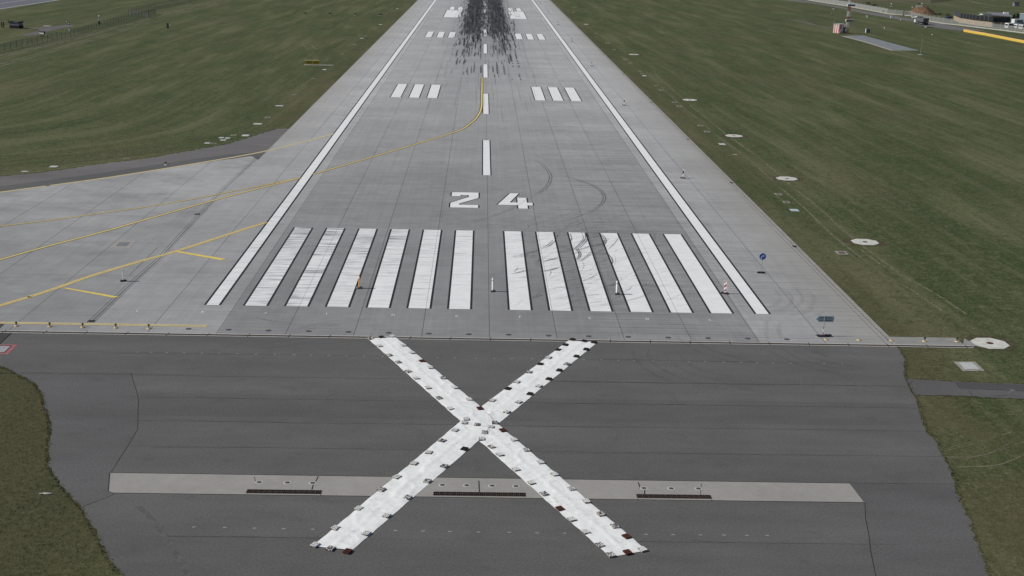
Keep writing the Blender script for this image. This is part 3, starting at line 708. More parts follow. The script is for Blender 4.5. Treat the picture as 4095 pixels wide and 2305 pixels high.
# ------------------------------------------------------------------ rubber
def rubber(name, c, lo, hi, a, sx=1, sy=.12, sc=3.0):
    n = NT(name, .75, .3); f = n.noise(sc, sx, sy, det=4, ro=.6); g = n.noise(1.4, det=4, ro=.7, off=6)
    n.alpha(n.m('MULTIPLY', n.mr(f, lo, hi, a*.35, a), n.mr(g, .3, .55, .55, 1))); return n.base(tuple(c)+(1,))
M_rub = [rubber('tyre_rubber_black', (0.032, 0.031, 0.033), .35, .6, .68), rubber('tyre_rubber_grey', (0.06, 0.059, 0.063), .38, .62, .55), rubber('tyre_rubber_faint', (0.07, 0.07, 0.075), .4, .65, .32), rubber('tyre_rubber_trace', (0.09, 0.09, 0.095), .4, .65, .2)]
rb = MB(); n_ = 0
def streak(x, y, L, wd, mi, lean=0.0):
    global n_
    n_ += 1; z = .018+n_*.000006
    pts = [(x+lean*L*t/5+rnd.gauss(0, .02), y+L*t/5) for t in range(6)]
    ws = [.55, 1, .95, .8, .6, .3]
    L_ = [(p[0]-wd/2*q_, p[1], z) for p, q_ in zip(pts, ws)]; R_ = [(p[0]+wd/2*q_, p[1], z) for p, q_ in zip(pts, ws)]
    b0 = len(rb.v); rb.v += L_+R_
    for i in range(5): rb.f.append([b0+6+i, b0+6+i+1, b0+i+1, b0+i]); rb.m.append(mi)
# lone early touchdown marks, read off the photograph (crop 500x340 px at 0,1700)
Z9 = 500/2132
for x, yb, yt, wd, mi in [(530, 1105, 980, .5, 0), (585, 1080, 1010, .42, 0), (660, 1105, 1010, .5, 0), (690, 1070, 1010, .35, 1), (650, 1275, 1225, .35, 1), (712, 1250, 1150, .4, 0), (722, 1285, 1235, .35, 1), (783, 1250, 1130, .35, 1), (830, 1245, 1060, .5, 1), (950, 1250, 1110, .55, 0),
                          (1160, 1240, 1120, .4, 0), (1185, 1320, 1270, .35, 0), (1240, 1270, 1060, .55, 0), (1255, 1325, 1280, .3, 1), (1362, 1280, 1080, .55, 1), (1310, 1100, 1030, .4, 1), (1358, 1050, 1000, .4, 2), (1440, 1095, 930, .45, 0), (1475, 1060, 940, .75, 0), (1492, 1095, 1075, .45, 0), (1500, 1145, 1120, .45, 0),
                          (1565, 1020, 950, .4, 0), (1577, 1060, 1030, .5, 0), (1590, 1095, 1072, .5, 0), (1602, 1155, 1115, .5, 0), (1632, 1365, 1345, .42, 0), (1615, 1325, 1260, .5, 1), (525, 970, 850, .5, 0), (628, 955, 840, .45, 0), (665, 890, 840, .5, 0), (655, 780, 640, .6, 0), (575, 775, 660, .55, 0), (752, 890, 800, .45, 1), (850, 935, 870, .35, 1), (910, 935, 875, .3, 1),
                          (1270, 905, 830, .4, 1), (1365, 905, 740, .6, 0), (1456, 815, 730, .45, 0), (1410, 765, 650, .5, 0), (1495, 660, 560, .5, 0), (1595, 780, 765, .4, 1), (1605, 805, 795, .4, 1), (1615, 835, 825, .4, 1), (1520, 770, 745, .35, 1), (465, 945, 900, .4, 2), (460, 850, 800, .3, 2), (485, 790, 740, .35, 2), (1530, 455, 350, .6, 0), (1480, 415, 375, .7, 0), (655, 365, 320, .6, 0), (635, 285, 260, .6, 0), (670, 290, 240, .6, 0), (585, 570, 530, .45, 0), (650, 520, 490, .4, 0), (632, 575, 530, .4, 0), (440, 1260, 1190, .5, 2), (1855, 1325, 1290, .4, 2), (1490, 1365, 1330, .5, 2)]:
    a = G(1700+x*Z9, yb*Z9); b = G(1700+x*Z9, yt*Z9); streak(a[0], a[1], max(1.5, b[1]-a[1]), wd, mi)
for i in range(2100):
    y = 222+rnd.random()**.8*420; spread = min(1.0, (y-190)/90)
    s_ = rnd.choice((-1, 1)); x = s_*abs(rnd.gauss(4.6, 2.8*max(.6, spread)))+.2
    if abs(x) > 11.5 or (abs(x) < 1.2 and y < 300) or (y < 250 and rnd.random() < .5): continue
    streak(x, y, rnd.uniform(5, 30), rnd.uniform(.22, .55), rnd.choice((0, 1, 1, 2, 2)), rnd.gauss(0, .003))
for i in range(45):   # a few over the aiming blocks
    s_ = rnd.choice((-1, 1)); streak(s_*rnd.uniform(10.2, 14.5), rnd.uniform(395, 460), rnd.uniform(3, 16), .3, rnd.choice((1, 2, 2)))
for i in range(70):    # faint long ones near the centre
    streak(rnd.gauss(0, 7), rnd.uniform(110, 290), rnd.uniform(10, 40), rnd.uniform(.15, .3), 3)
rb.build('rubber_streaks', M_rub, runway)
def deposit():
    n = NT('rubber_deposit', .7, .35)
    ax = n.m('ABSOLUTE', n.m('SUBTRACT', n.x, .2))
    prof = n.m('MULTIPLY', n.mr(ax, 10.5, 6.5, 0, 1, True), n.mr(ax, .5, 2.4, .66, 1, True))
    sx_ = n.noise(1.0, 3.2, .055, det=4, ro=.6); s2 = n.noise(1.0, 1.1, .02, det=3, off=5)
    ramp = n.mr(n.m('ADD', n.y, n.m('MULTIPLY', n.m('SUBTRACT', s2, .5), 160)), 235, 345, 0, 1, True)
    dens = n.m('MULTIPLY', prof, ramp)
    k = n.mr(n.m('ADD', sx_, n.m('SUBTRACT', n.m('MULTIPLY', dens, .46), .36)), .40, .62, 0, .93)
    n.alpha(n.m('MULTIPLY', k, n.mr(dens, 0, .25)))
    return n.base(n.mix(n.mr(s2, .35, .65), (0.062, 0.059, 0.064, 1), (0.098, 0.094, 0.106, 1)))
dm = MB().rect(-12, 12.5, 200, 1500, .016); dm.build('rubber_deposit', deposit(), runway)

# skid arcs on the near runway
ar = MB(); az = [.030]
def arc(pl, wd=.12, mi=0, off=0.0, sub=5, dbl=0.0):
    pp = catmull(pl, sub)
    for d in ((0,) if not dbl else (-dbl/2, dbl/2)):
        o_ = []
        for i, p in enumerate(pp):
            a = pp[max(0, i-1)]; b = pp[min(len(pp)-1, i+1)]; dx, dy = b[0]-a[0], b[1]-a[1]; l = math.hypot(dx, dy) or 1
            o_.append((p[0]-dy/l*d, p[1]+dx/l*d))
        az[0] += .00001; ar.strip(o_, wd, az[0], mi, taper=True)
M_arc = [rubber('skid_dark', (0.045, 0.045, 0.05), .36, .6, .62, 1, 1, 2.5), rubber('skid_faint', (0.07, 0.07, 0.075), .42, .66, .34, 1, 1, 2.0), rubber('skid_black', (0.04, 0.04, 0.046), .34, .6, .72, 1, 1, 3), rubber('skid_trace', (0.055, 0.055, 0.058), .40, .70, .11, 1, 1, .8)]
arc(PL(2, 1, (230, 160), (300, 210), (350, 260), (382, 310), (386, 350), (368, 400), (330, 450), (270, 495), (205, 530)), .13, 0, dbl=.34)
arc(PL(2, 1, (470, 318), (600, 345), (700, 378), (800, 415), (870, 455), (912, 500), (928, 540), (912, 590), (875, 628), (820, 668), (740, 702)), .13, 0, dbl=.30)
arc(PL(2, 1, (720, 715), (610, 750), (500, 782)), .12, 0); arc(PL(2, 1, (745, 778), (680, 805), (620, 825)), .1, 0); arc(PL(2, 1, (230, 118), (300, 140), (362, 168)), .13, 0)
arc([P(2, 1, 205, 530), P(2, 1, 0, 650), P(1, 1, 2350, 740), P(1, 1, 2150, 790)], .15, 1, dbl=.35)
arc(PL(2, 1, (500, 782), (350, 825), (200, 850), (60, 865)), .1, 1); arc(PL(2, 1, (620, 825), (480, 860), (300, 885), (150, 880)), .1, 1)
for pl, mi, wd, db in [([(695, 890), (715, 930), (705, 975), (650, 1035), (600, 1070)], 2, .13, 0), ([(740, 895), (748, 950), (705, 1015), (625, 1075)], 2, .14, .25), ([(640, 1050), (680, 1100), (672, 1145), (640, 1175)], 2, .16, .2), ([(800, 1080), (760, 1130), (700, 1170), (650, 1190)], 0, .12, .2),
                       ([(885, 898), (925, 945), (935, 990), (912, 1030)], 2, .14, .2), ([(958, 1100), (1000, 1150), (1010, 1190), (1000, 1215)], 2, .16, 0), ([(1070, 940), (1040, 990), (1000, 1030), (960, 1070)], 0, .12, 0), ([(425, 968), (370, 1020), (280, 1058)], 2, .13, .3), ([(472, 1145), (400, 1165), (300, 1187)], 2, .14, .2), ([(310, 1285), (400, 1268), (480, 1238)], 2, .14, .2),
                       ([(0, 1140), (120, 1112), (280, 1068)], 0, .14, .3), ([(0, 1310), (70, 1295), (140, 1272)], 0, .13, .2), ([(0, 1270), (60, 1262), (130, 1245)], 0, .1, 0), ([(700, 1180), (720, 1210), (715, 1250), (680, 1290)], 1, .14, 0), ([(850, 1210), (800, 1260), (740, 1290), (680, 1315)], 1, .12, 0), ([(860, 1310), (800, 1345), (700, 1385)], 0, .13, 0), ([(870, 1330), (800, 1365), (720, 1388)], 1, .1, 0),
                       ([(580, 905), (598, 950), (580, 1000)], 2, .14, 0), ([(1020, 1110), (1040, 1160), (1030, 1220), (1000, 1260)], 1, .1, 0), ([(1430, 900), (1435, 950), (1415, 990)], 1, .1, 0), ([(60, 1235), (40, 1270), (20, 1290)], 2, .08, 0), ([(385, 1275), (390, 1300), (370, 1335)], 0, .08, 0), ([(1380, 1190), (1300, 1240), (1230, 1280)], 1, .1, 0), ([(900, 830), (870, 900), (800, 950), (700, 990)], 1, .1, .3), ([(640, 1035), (560, 1060), (470, 1100)], 1, .12, .3), ([(970, 950), (900, 1010), (800, 1030), (620, 1078)], 0, .12, .2)]:
    arc(PL(2, 1, *pl), wd, mi, dbl=db)
for i in range(230):   # short random scuffs where aircraft turned
    x, y = rnd.gauss(7.5, 4.2), rnd.uniform(2, 36); L = rnd.uniform(.6, 3.4); a = rnd.gauss(.55, .35); cv = rnd.gauss(0, .25)
    if x < .5 or x > 16: continue
    arc([(x+L*t/3*math.cos(a+cv*t/3), y+L*t/3*math.sin(a+cv*t/3)*1.1) for t in range(4)], rnd.uniform(.05, .11), rnd.choice((0, 1, 1, 1, 3)), sub=2)
for i in range(190):
    x, y = rnd.gauss(8, 4.5), rnd.uniform(-1, 38); L = rnd.uniform(2, 7); a = rnd.gauss(.45, .3)
    if x < 0 or x > 18: continue
    arc([(x+L*t/4*math.cos(a+.25*t/4), y+L*t/4*math.sin(a+.25*t/4)) for t in range(5)], rnd.uniform(.12, .35), 3, sub=2)
for i in range(120):
    x, y = rnd.uniform(-12, 14), rnd.uniform(8, 62); L = rnd.uniform(1.5, 6)
    arc([(x+L*t/3, y+L*.12*t/3) for t in range(4)], rnd.uniform(.06, .16), 1, sub=2)
# big faint turning marks by the direction board and over the asphalt
for pl in (PL(3, 2, (80, 0), (160, 60), (180, 130), (120, 190), (20, 215), (-110, 190)), PL(3, 2, (330, 0), (400, 90), (390, 160), (300, 220), (150, 260)), PL(3, 2, (520, 215), (420, 270), (250, 300)), PL(3, 2, (60, 330), (40, 420), (70, 560))):
    arc(pl, .42, 3, dbl=1.1)
for pl in (PL(2, 2, (1310, 600), (1290, 680), (1370, 780), (1520, 870), (1690, 940)), PL(2, 2, (1600, 640), (1660, 740), (1850, 840), (2200, 930)), PL(2, 2, (1700, 460), (1900, 620), (2300, 740), (2576, 800)), PL(3, 2, (50, 600), (250, 720), (600, 820), (1000, 860)), PL(3, 2, (300, 620), (600, 720), (1000, 790)),
           PL(1, 2, (0, 600), (300, 560), (700, 500)), ):
    arc(pl, .38, 3, dbl=1.2)
arc(PL(1, 2, (0, 300), (150, 335), (400, 356)), .07, 0); arc(PL(1, 2, (350, 455), (560, 400), (900, 350), (1300, 310)), .12, 1, dbl=.5); arc(PL(1, 2, (350, 430), (700, 345), (1000, 315)), .1, 1)
ar.build('skid_marks', M_arc, runway)
# pale polished wheel path on the asphalt, bottom left
pm = MB(); pm.strip(catmull(PL(0, 3, (1385, 748), (1540, 890), (1690, 1080), (1800, 1270), (1900, 1449)), 4), .35, .0052)
pm.build('polished_track', track_mat('polished_asphalt', (0.16, 0.16, 0.163, 1), .40, .65), blast_pad)

# ================================================================== THE WHITE CROSS
def cloth_mat():
    n = NT('white_cloth', .75, .25)
    f = n.noise(1.3, det=6, ro=.62, dist=1.2); g = n.noise(5, det=5, ro=.7, off=3); k_ = n.noise(.6, det=3, off=9)
    c = n.mul((0.84, 0.85, 0.835, 1), n.mr(f, .25, .75, .88, 1.05))
    c = n.mix(n.m('MULTIPLY', n.mr(g, .52, .68, 0, .6), n.mr(k_, .40, .58)), c, (0.45, 0.44, 0.42, 1))
    n.bump(n.m('ADD', f, n.m('MULTIPLY', g, .5)), .4, .03)
    return n.base(c)
M_cloth = cloth_mat()
from mathutils import noise as mnoise
def sheet(patches, name, parent, z0=.02):
    m = MB()
    for (a, b, c, d), nu, nv in patches:    # bilinear patch with creases
        b0 = len(m.v)
        for i in range(nu+1):
            for j in range(nv+1):
                s_, t = i/nu, j/nv
                x = (a[0]*(1-s_)+b[0]*s_)*(1-t)+(d[0]*(1-s_)+c[0]*s_)*t; y = (a[1]*(1-s_)+b[1]*s_)*(1-t)+(d[1]*(1-s_)+c[1]*s_)*t
                ed = min(s_, 1-s_)*6
                h = mnoise.noise(Vector((x*.9, y*.9, 0)))*.03+mnoise.noise(Vector((x*2.7, y*2.7, 3)))*.012+mnoise.noise(Vector((x*7, y*7, 3)))*.005
                h += max(0, 1-abs(s_-.5+.06*mnoise.noise(Vector((t*9, 1, 2))))*14)*.028
                cr = max(0, 1-abs(mnoise.noise(Vector((x*.55, y*.55, 8))))*13)*.035
                z = z0+max(0, .02+h+cr)*min(1, .25+ed)
                if i in (0, nu):
                    e = mnoise.noise(Vector((x*1.3, y*1.3, 5)))*.05; x += e; y += e*.4
                m.v.append((x, y, z))
        for i in range(nu):
            for j in range(nv):
                m.f.append([b0+i*(nv+1)+j, b0+(i+1)*(nv+1)+j, b0+(i+1)*(nv+1)+j+1, b0+i*(nv+1)+j+1]); m.m.append(0)
    return m.build(name, M_cloth, parent, smooth=True)
V, Lj, Rj, Bj = G(1923, 1629), G(1842, 1686), G(1991, 1697), G(1915, 1763)
UL0, UL1 = P(1, 2, 1122, 510), P(1, 2, 1410, 500); UR0, UR1 = P(2, 2, 568, 530), P(2, 2, 855, 552)
LL0, LL1 = P(1, 3, 565, 1152), P(1, 3, 965, 1195); LR0, LR1 = P(2, 3, 990, 1266), P(2, 3, 1355, 1195)
cross = empty('closure_cross', (0, 0, 0), 0, 'huge white cloth cross laid over the asphalt, held down by blocks', 'closure cross')
sheet([((UL0, UL1, V, Lj), 16, 110), ((UR0, UR1, Rj, V), 16, 110), ((Lj, V, Rj, Bj), 16, 16)], 'cloth_sheet', cross, .012)
sheet([((Lj, Bj, LL1, LL0), 16, 110), ((Bj, Rj, LR1, LR0), 16, 110)], 'cloth_sheet', cross, .010)
sm = MB(); Cn = G(1962, 1712); Cm = G(1866, 1696)
sm.strip([Cm, G(1907, 1706), Cn], .025, .10); sm.strip([Cn, G(1937, 1736), G(1930, 1745)], .02, .10); sm.build('hem', simple('grey_hem', (0.45, 0.45, 0.46), .8), cross)

# blocks holding the cross down
def block_mat(name, base, over=None, thr=.5):
    n = NT(name, .8, .3)
    tc = n.t.nodes.new('ShaderNodeTexCoord'); f = n.noise(9, det=4, ro=.7, obj=tc.outputs['Object'])
    oi = n.t.nodes.new('ShaderNodeObjectInfo')
    c = n.mul(tuple(base)+(1,), n.mr(f, .2, .8, .8, 1.15))
    if over:
        mp = n.m('ADD', n.noise(7, det=5, ro=.7, obj=n_add(n, tc.outputs['Object'], oi.outputs['Random'])), 0.0)
        c = n.mix(n.mr(mp, thr-.04, thr+.04), c, tuple(over)+(1,))
    return n.base(c)
def n_add(n, vec_, sc_):
    a = n.t.nodes.new('ShaderNodeVectorMath'); a.operation = 'MULTIPLY_ADD'; n.t.links.new(sc_, a.inputs[0]); a.inputs[1].default_value = (40, 23, 0); n.t.links.new(vec_, a.inputs[2]); return a.outputs[0]
WH = (0.70, 0.71, 0.70)
BM = {'w': block_mat('block_white', WH, (0.30, 0.25, 0.22), .62), 'm': block_mat('block_mottled', WH, (0.085, 0.055, 0.045), .50), 'd': block_mat('block_dark', (0.038, 0.030, 0.027)), 'b': block_mat('block_brown', (0.085, 0.033, 0.022))}
M_hole = simple('hole_dark', (0.02, 0.017, 0.015), .95); M_holeg = simple('hole_grey', (0.05, 0.045, 0.04), .95); M_skirt = block_mat('block_side', (0.50, 0.49, 0.47), (0.10, 0.07, 0.055), .50)
PROTO = {}
def block_proto(kind):
    W, D, H = .36, .44, .085; m = MB()
    m.box(0, 0, .02, W, D, .04, 1 if kind != 'w' else 1)
    bw, bd = .045, .06
    for i in range(4): m.box(-W/2+bw/2+i*(W-bw)/3, 0, .0625, bw, D, .045, 0)
    for j in range(3):
        yy = -D/2+bd/2+j*(D-bd)/2
        for i in range(3):
            xa = -W/2+bw+i*(W-bw)/3; m.box(xa+((W-bw)/3-bw)/2, yy, .0622, (W-bw)/3-bw, bd, .044, 0)
    # outer skirt
    for s_ in (-1, 1):
        m.box(s_*(W/2+.004), 0, .04, .010, D+.018, .082, 2); m.box(0, s_*(D/2+.004), .04, W, .010, .080, 2)
    return m
blocks = [
 # arm, edge, list of (px,py,colour), coordinates on the ground of each block's middle
 ('upper left arm', 'outer end', [(1, 2, 1155, 514, 'm'), (1, 2, 1262, 500, 'd'), (1, 2, 1372, 492, 'w')], 26),
 ('upper left arm', 'left edge', [(1, 2, 1243, 588, 'w'), (1, 2, 1343, 682, 'm'), (1, 2, 1430, 752, 'm'), (1, 2, 1530, 845, 'm'), (1, 2, 1612, 913, 'w'), (1, 2, 1730, 1009, 'w'), (1, 2, 1842, 1113, 'm'), (1, 2, 1958, 1218, 'w')], 26),
 ('upper left arm', 'right edge', [(1, 2, 1482, 583, 'w'), (1, 2, 1570, 657, 'w'), (1, 2, 1670, 741, 'b'), (1, 2, 1753, 806, 'w'), (1, 2, 1880, 911, 'm'), (1, 2, 2000, 1009, 'w'), (1, 2, 2143, 1127, 'w'), (1, 2, 2252, 1217, 'b')], 26),
 ('upper right arm', 'outer end', [(2, 2, 605, 524, 'd'), (2, 2, 722, 539, 'd'), (2, 2, 822, 552, 'd')], -26),
 ('upper right arm', 'left edge', [(2, 2, 535, 577, 'd'), (2, 2, 463, 629, 'd'), (2, 2, 365, 705, 'w'), (2, 2, 283, 772, 'd'), (2, 2, 172, 853, 'm'), (2, 2, 47, 951, 'w'), (1, 2, 2535, 1019, 'd'), (1, 2, 2378, 1137, 'w')], -26),
 ('upper right arm', 'right edge', [(2, 2, 743, 622, 'd'), (2, 2, 645, 693, 'd'), (2, 2, 550, 771, 'm'), (2, 2, 473, 833, 'd'), (2, 2, 368, 921, 'd'), (2, 2, 270, 993, 'w'), (2, 2, 178, 1071, 'd'), (2, 2, 65, 1153, 'w'), (1, 2, 2523, 1254, 'w')], -26),
 ('centre', 'middle', [(-1, 0, 1864, 1679, 'w'), (-1, 0, 1856, 1693, 'w'), (-1, 0, 1907.5, 1701, 'm'), (-1, 0, 1962.6, 1710, 'w'), (-1, 0, 1978, 1693, 'm'), (-1, 0, 1937.5, 1731.5, 'm'), (-1, 0, 1925, 1758, 'w')], 0),
 ('lower left arm', 'left edge', [(-1, 0, 1818.7, 1723, 'w'), (-1, 0, 1768.5, 1765, 'm'), (-1, 0, 1714.5, 1812, 'w'), (1, 3, 1590, 320, 'w'), (1, 3, 1417, 458, 'w'), (1, 3, 1262, 585, 'm'), (1, 3, 1033, 776, 'w'), (1, 3, 798, 972, 'w'), (1, 3, 595, 1142, 'w')], -26),
 ('lower left arm', 'right edge', [(-1, 0, 1857, 1798, 'd'), (1, 3, 1890, 350, 'm'), (1, 3, 1723, 499, 'm'), (1, 3, 1525, 665, 'm'), (1, 3, 1313, 848, 'w'), (1, 3, 1110, 1027, 'w')], -26),
 ('lower left arm', 'outer end', [(1, 3, 750, 1178, 'm'), (1, 3, 922, 1207, 'b')], -20),
 ('lower right arm', 'right edge', [(-1, 0, 2010.8, 1723.5, 'b'), (-1, 0, 2055, 1761, 'w'), (-1, 0, 2103.5, 1802, 'm'), (2, 3, 285, 311, 'w'), (2, 3, 425, 433, 'w'), (2, 3, 593, 576, 'm'), (2, 3, 745, 703, 'w'), (2, 3, 890, 833, 'm'), (2, 3, 1030, 954, 'm'), (2, 3, 1150, 1057, 'b'), (2, 3, 1310, 1187, 'w')], 26),
 ('lower right arm', 'left edge', [(-1, 0, 1965.5, 1790, 'm'), (-1, 0, 1999, 1820.5, 'w'), (2, 3, 38, 381, 'w'), (2, 3, 192, 516, 'w'), (2, 3, 320, 627, 'm'), (2, 3, 480, 776, 'b'), (2, 3, 600, 884, 'w'), (2, 3, 738, 1010, 'w'), (2, 3, 882, 1143, 'm'), (2, 3, 993, 1242, 'm')], 26),
 ('lower right arm', 'outer end', [(2, 3, 1160, 1217, 'b')], 18)]
CN = {'w': 'white-painted', 'm': 'mottled brown and white', 'd': 'blackish', 'b': 'bare red-brown'}
CENTRE = ['at the left notch of the cross, upper of the pair', 'at the left notch of the cross, lower of the pair', 'in the middle of the white cross, on its seam', 'just right of the middle of the white cross', 'at the right notch of the white cross', 'just below the middle of the white cross', 'at the lower notch of the white cross']
for arm, edg, lst, ang in blocks:
    for i, (c, r, x, y, kd) in enumerate(lst):
        gx, gy = G(x, y) if c < 0 else P(c, r, x, y)
        if kd not in PROTO:
            ob = block_proto(kd).build('ballast_block', [BM[kd], M_holeg if kd == 'w' else M_hole, M_skirt if kd in 'wm' else BM[kd]]); PROTO[kd] = ob
        else:
            ob = PROTO[kd].copy(); col.objects.link(ob)
        gy -= .05
        ob.location = (gx, gy, .035); ob.rotation_euler = (rnd.gauss(0, .01), rnd.gauss(0, .01), R(ang+rnd.gauss(0, 4)))
        if arm == 'centre': lab = CN[kd]+' block '+CENTRE[i]
        elif edg == 'outer end':
            n3 = len(lst); pos = ['left', 'middle', 'right'][i] if n3 == 3 else (['middle', 'right'][i] if n3 == 2 else 'middle')
            lab = '%s block, %s at the tip of the %s' % (CN[kd], pos, arm)
        else:
            frm = 'its tip' if arm.startswith('upper') else 'the middle'
            lab = '%s block, %s, %s, %s from %s' % (CN[kd], arm, edg, ORD[i], frm)
        tag(ob, lab, 'ballast block', 'perforated blocks holding down the white cross')

# ================================================================== LIGHTS ON THE PAVING
# flush lights
M_ring = simple('light_ring_steel', (0.13, 0.135, 0.13), .5, .15, 8); M_lens = simple('light_lens', (0.02, 0.022, 0.022), .2); M_col = simple('pale_collar', (0.47, 0.46, 0.43), .8, .1, 6)
def flush_proto(collar):
    e = empty('flush_light', (0, 0, 0))
    MB().lathe([(.24, .0), (.235, .006), (.15, .010)], 20).build('collar', M_col if collar else simple('dark_joint_ring', (0.05, 0.05, 0.05), .8), e)
    MB().lathe([(.165, .0), (.16, .014), (.12, .022)], 20).build('ring', M_ring, e)
    m = MB()
    for s_ in (-1, 0, 1): m.box(s_*.075, -.03, .026, .045, .10, .010)
    m.build('lens', M_lens, e)
    return e
fl1 = flush_proto(False); used = [False, False]
KIDS[fl1.name] = child_objs(fl1)
fl2 = flush_proto(True); KIDS[fl2.name] = child_objs(fl2)
thr = [P(0, 2, 1898, 412), P(0, 2, 2300, 421)] + PL(1, 2, (125, 429), (530, 436), (930, 443), (1335, 452), (1738, 459), (2140, 466), (2542, 471)) + PL(2, 2, (367, 480), (770, 487), (1168, 493), (1570, 500), (1970, 505), (2370, 510)) + [P(3, 2, 190, 517)]
for i, (x, y) in enumerate(thr):
    o = fl1 if i == 0 else copy_tree(fl1); o.location = (x, y, .001)
    tag(o, 'dark flush threshold light, %s from the left along the runway end' % ORD[i], 'flush light', 'flush lights along the runway threshold')
stl = PL(1, 3, (30, 507), (315, 511), (568, 514), (1875, 535), (2120, 539), (2375, 543)) + PL(2, 3, (38, 547), (1325, 567), (1600, 570), (1873, 572))
for i, (x, y) in enumerate(stl):
    o = fl2 if i == 0 else copy_tree(fl2); o.location = (x, y, .005)
    tag(o, 'pale-ringed flush light in the beige slab strip, %s from the left' % ORD[i], 'flush light', 'flush lights in the beige slab strip')
# raised lights
def raised_proto(lamp):
    e = empty('raised_light' if lamp else 'light_base', (0, 0, 0))
    MB().lathe([(.19, 0), (.185, .04), (.13, .07), (.09, .09)], 20).build('base_ring', M_cream, e, smooth=True)
    MB().lathe([(.09, .088), (.08, .094)], 16).build('socket', M_rust, e)
    if lamp:
        MB().tube((.0, 0, .09), (.01, 0, .21), .025).build('stem', M_blk, e)
        m = MB(); n = 18    # round hooded lamp head, open ring facing the approach
        for i in range(n):
            a, b = 2*math.pi*i/n, 2*math.pi*(i+1)/n
            m.tube((.01+.075*math.cos(a), 0, .29+.075*math.sin(a)), (.01+.075*math.cos(b), 0, .29+.075*math.sin(b)), .026, n=6)
        hd = m.build('lamp_head', M_blk, e); MB().tube((.01, -.015, .29), (.01, .02, .29), .06, n=14).build('lens', simple('lamp_lens', (0.20, 0.20, 0.19), .3), hd)
    return e
rl1 = raised_proto(True); KIDS[rl1.name] = child_objs(rl1)
for h_ in KIDS[rl1.name]: KIDS[h_.name] = child_objs(h_)
rl2 = raised_proto(False); KIDS[rl2.name] = child_objs(rl2)
for i, (x, y) in enumerate(PL(0, 2, (165, 384), (500, 391), (832, 397), (1165, 404), (1497, 409)) + PL(3, 2, (1575, 539), (1900, 542))):
    o = rl1 if i == 0 else copy_tree(rl1); o.location = (x, y, .004)
    lab = 'black ring lamp on yellow base before the taxiway line, %s from the left' % ORD[i] if i < 5 else 'black lamp on yellow base on the kerb right of the runway, %s' % ('nearer the runway' if i == 5 else 'beside the white octagon')
    tag(o, lab, 'runway light', 'raised lights beside the runway end')
for i, (x, y) in enumerate(PL(3, 2, (585, 522), (915, 527), (1243, 532))):
    o = rl2 if i == 0 else copy_tree(rl2); o.location = (x, y, .004)
    tag(o, 'empty orange-yellow light base ring, '+['in front of the blue direction board', 'midway between board and runway corner', 'at the right corner of the runway'][i], 'light base', 'empty light base rings')
# far row of approach-slope units
pp = empty('slope_light', (0, 0, 0)); m = MB().box(0, 0, .03, 1.1, 1.0, .06); m.build('base_slab', M_lgry, pp)
m = MB()
for sx_ in (-.3, .3): m.tube((sx_, 0, .05), (sx_, 0, .45), .035)
m.build('legs', M_gry, pp); MB().box(0, 0, .60, .95, .8, .30).build('lamp_housing', M_blk, pp)
KIDS[pp.name] = child_objs(pp)
for i, (x, y) in enumerate([(-70.56, 389.1), (-60.8, 389.6), (-51.0, 390.8), (-41.3, 392.0)]):
    o = pp if i == 0 else copy_tree(pp); o.location = (x, y, 0)
    tag(o, 'low black slope light box on pale slab, %s of four left of the far runway' % ['leftmost', 'second', 'third', 'rightmost'][i], 'approach light', 'row of four slope light boxes')

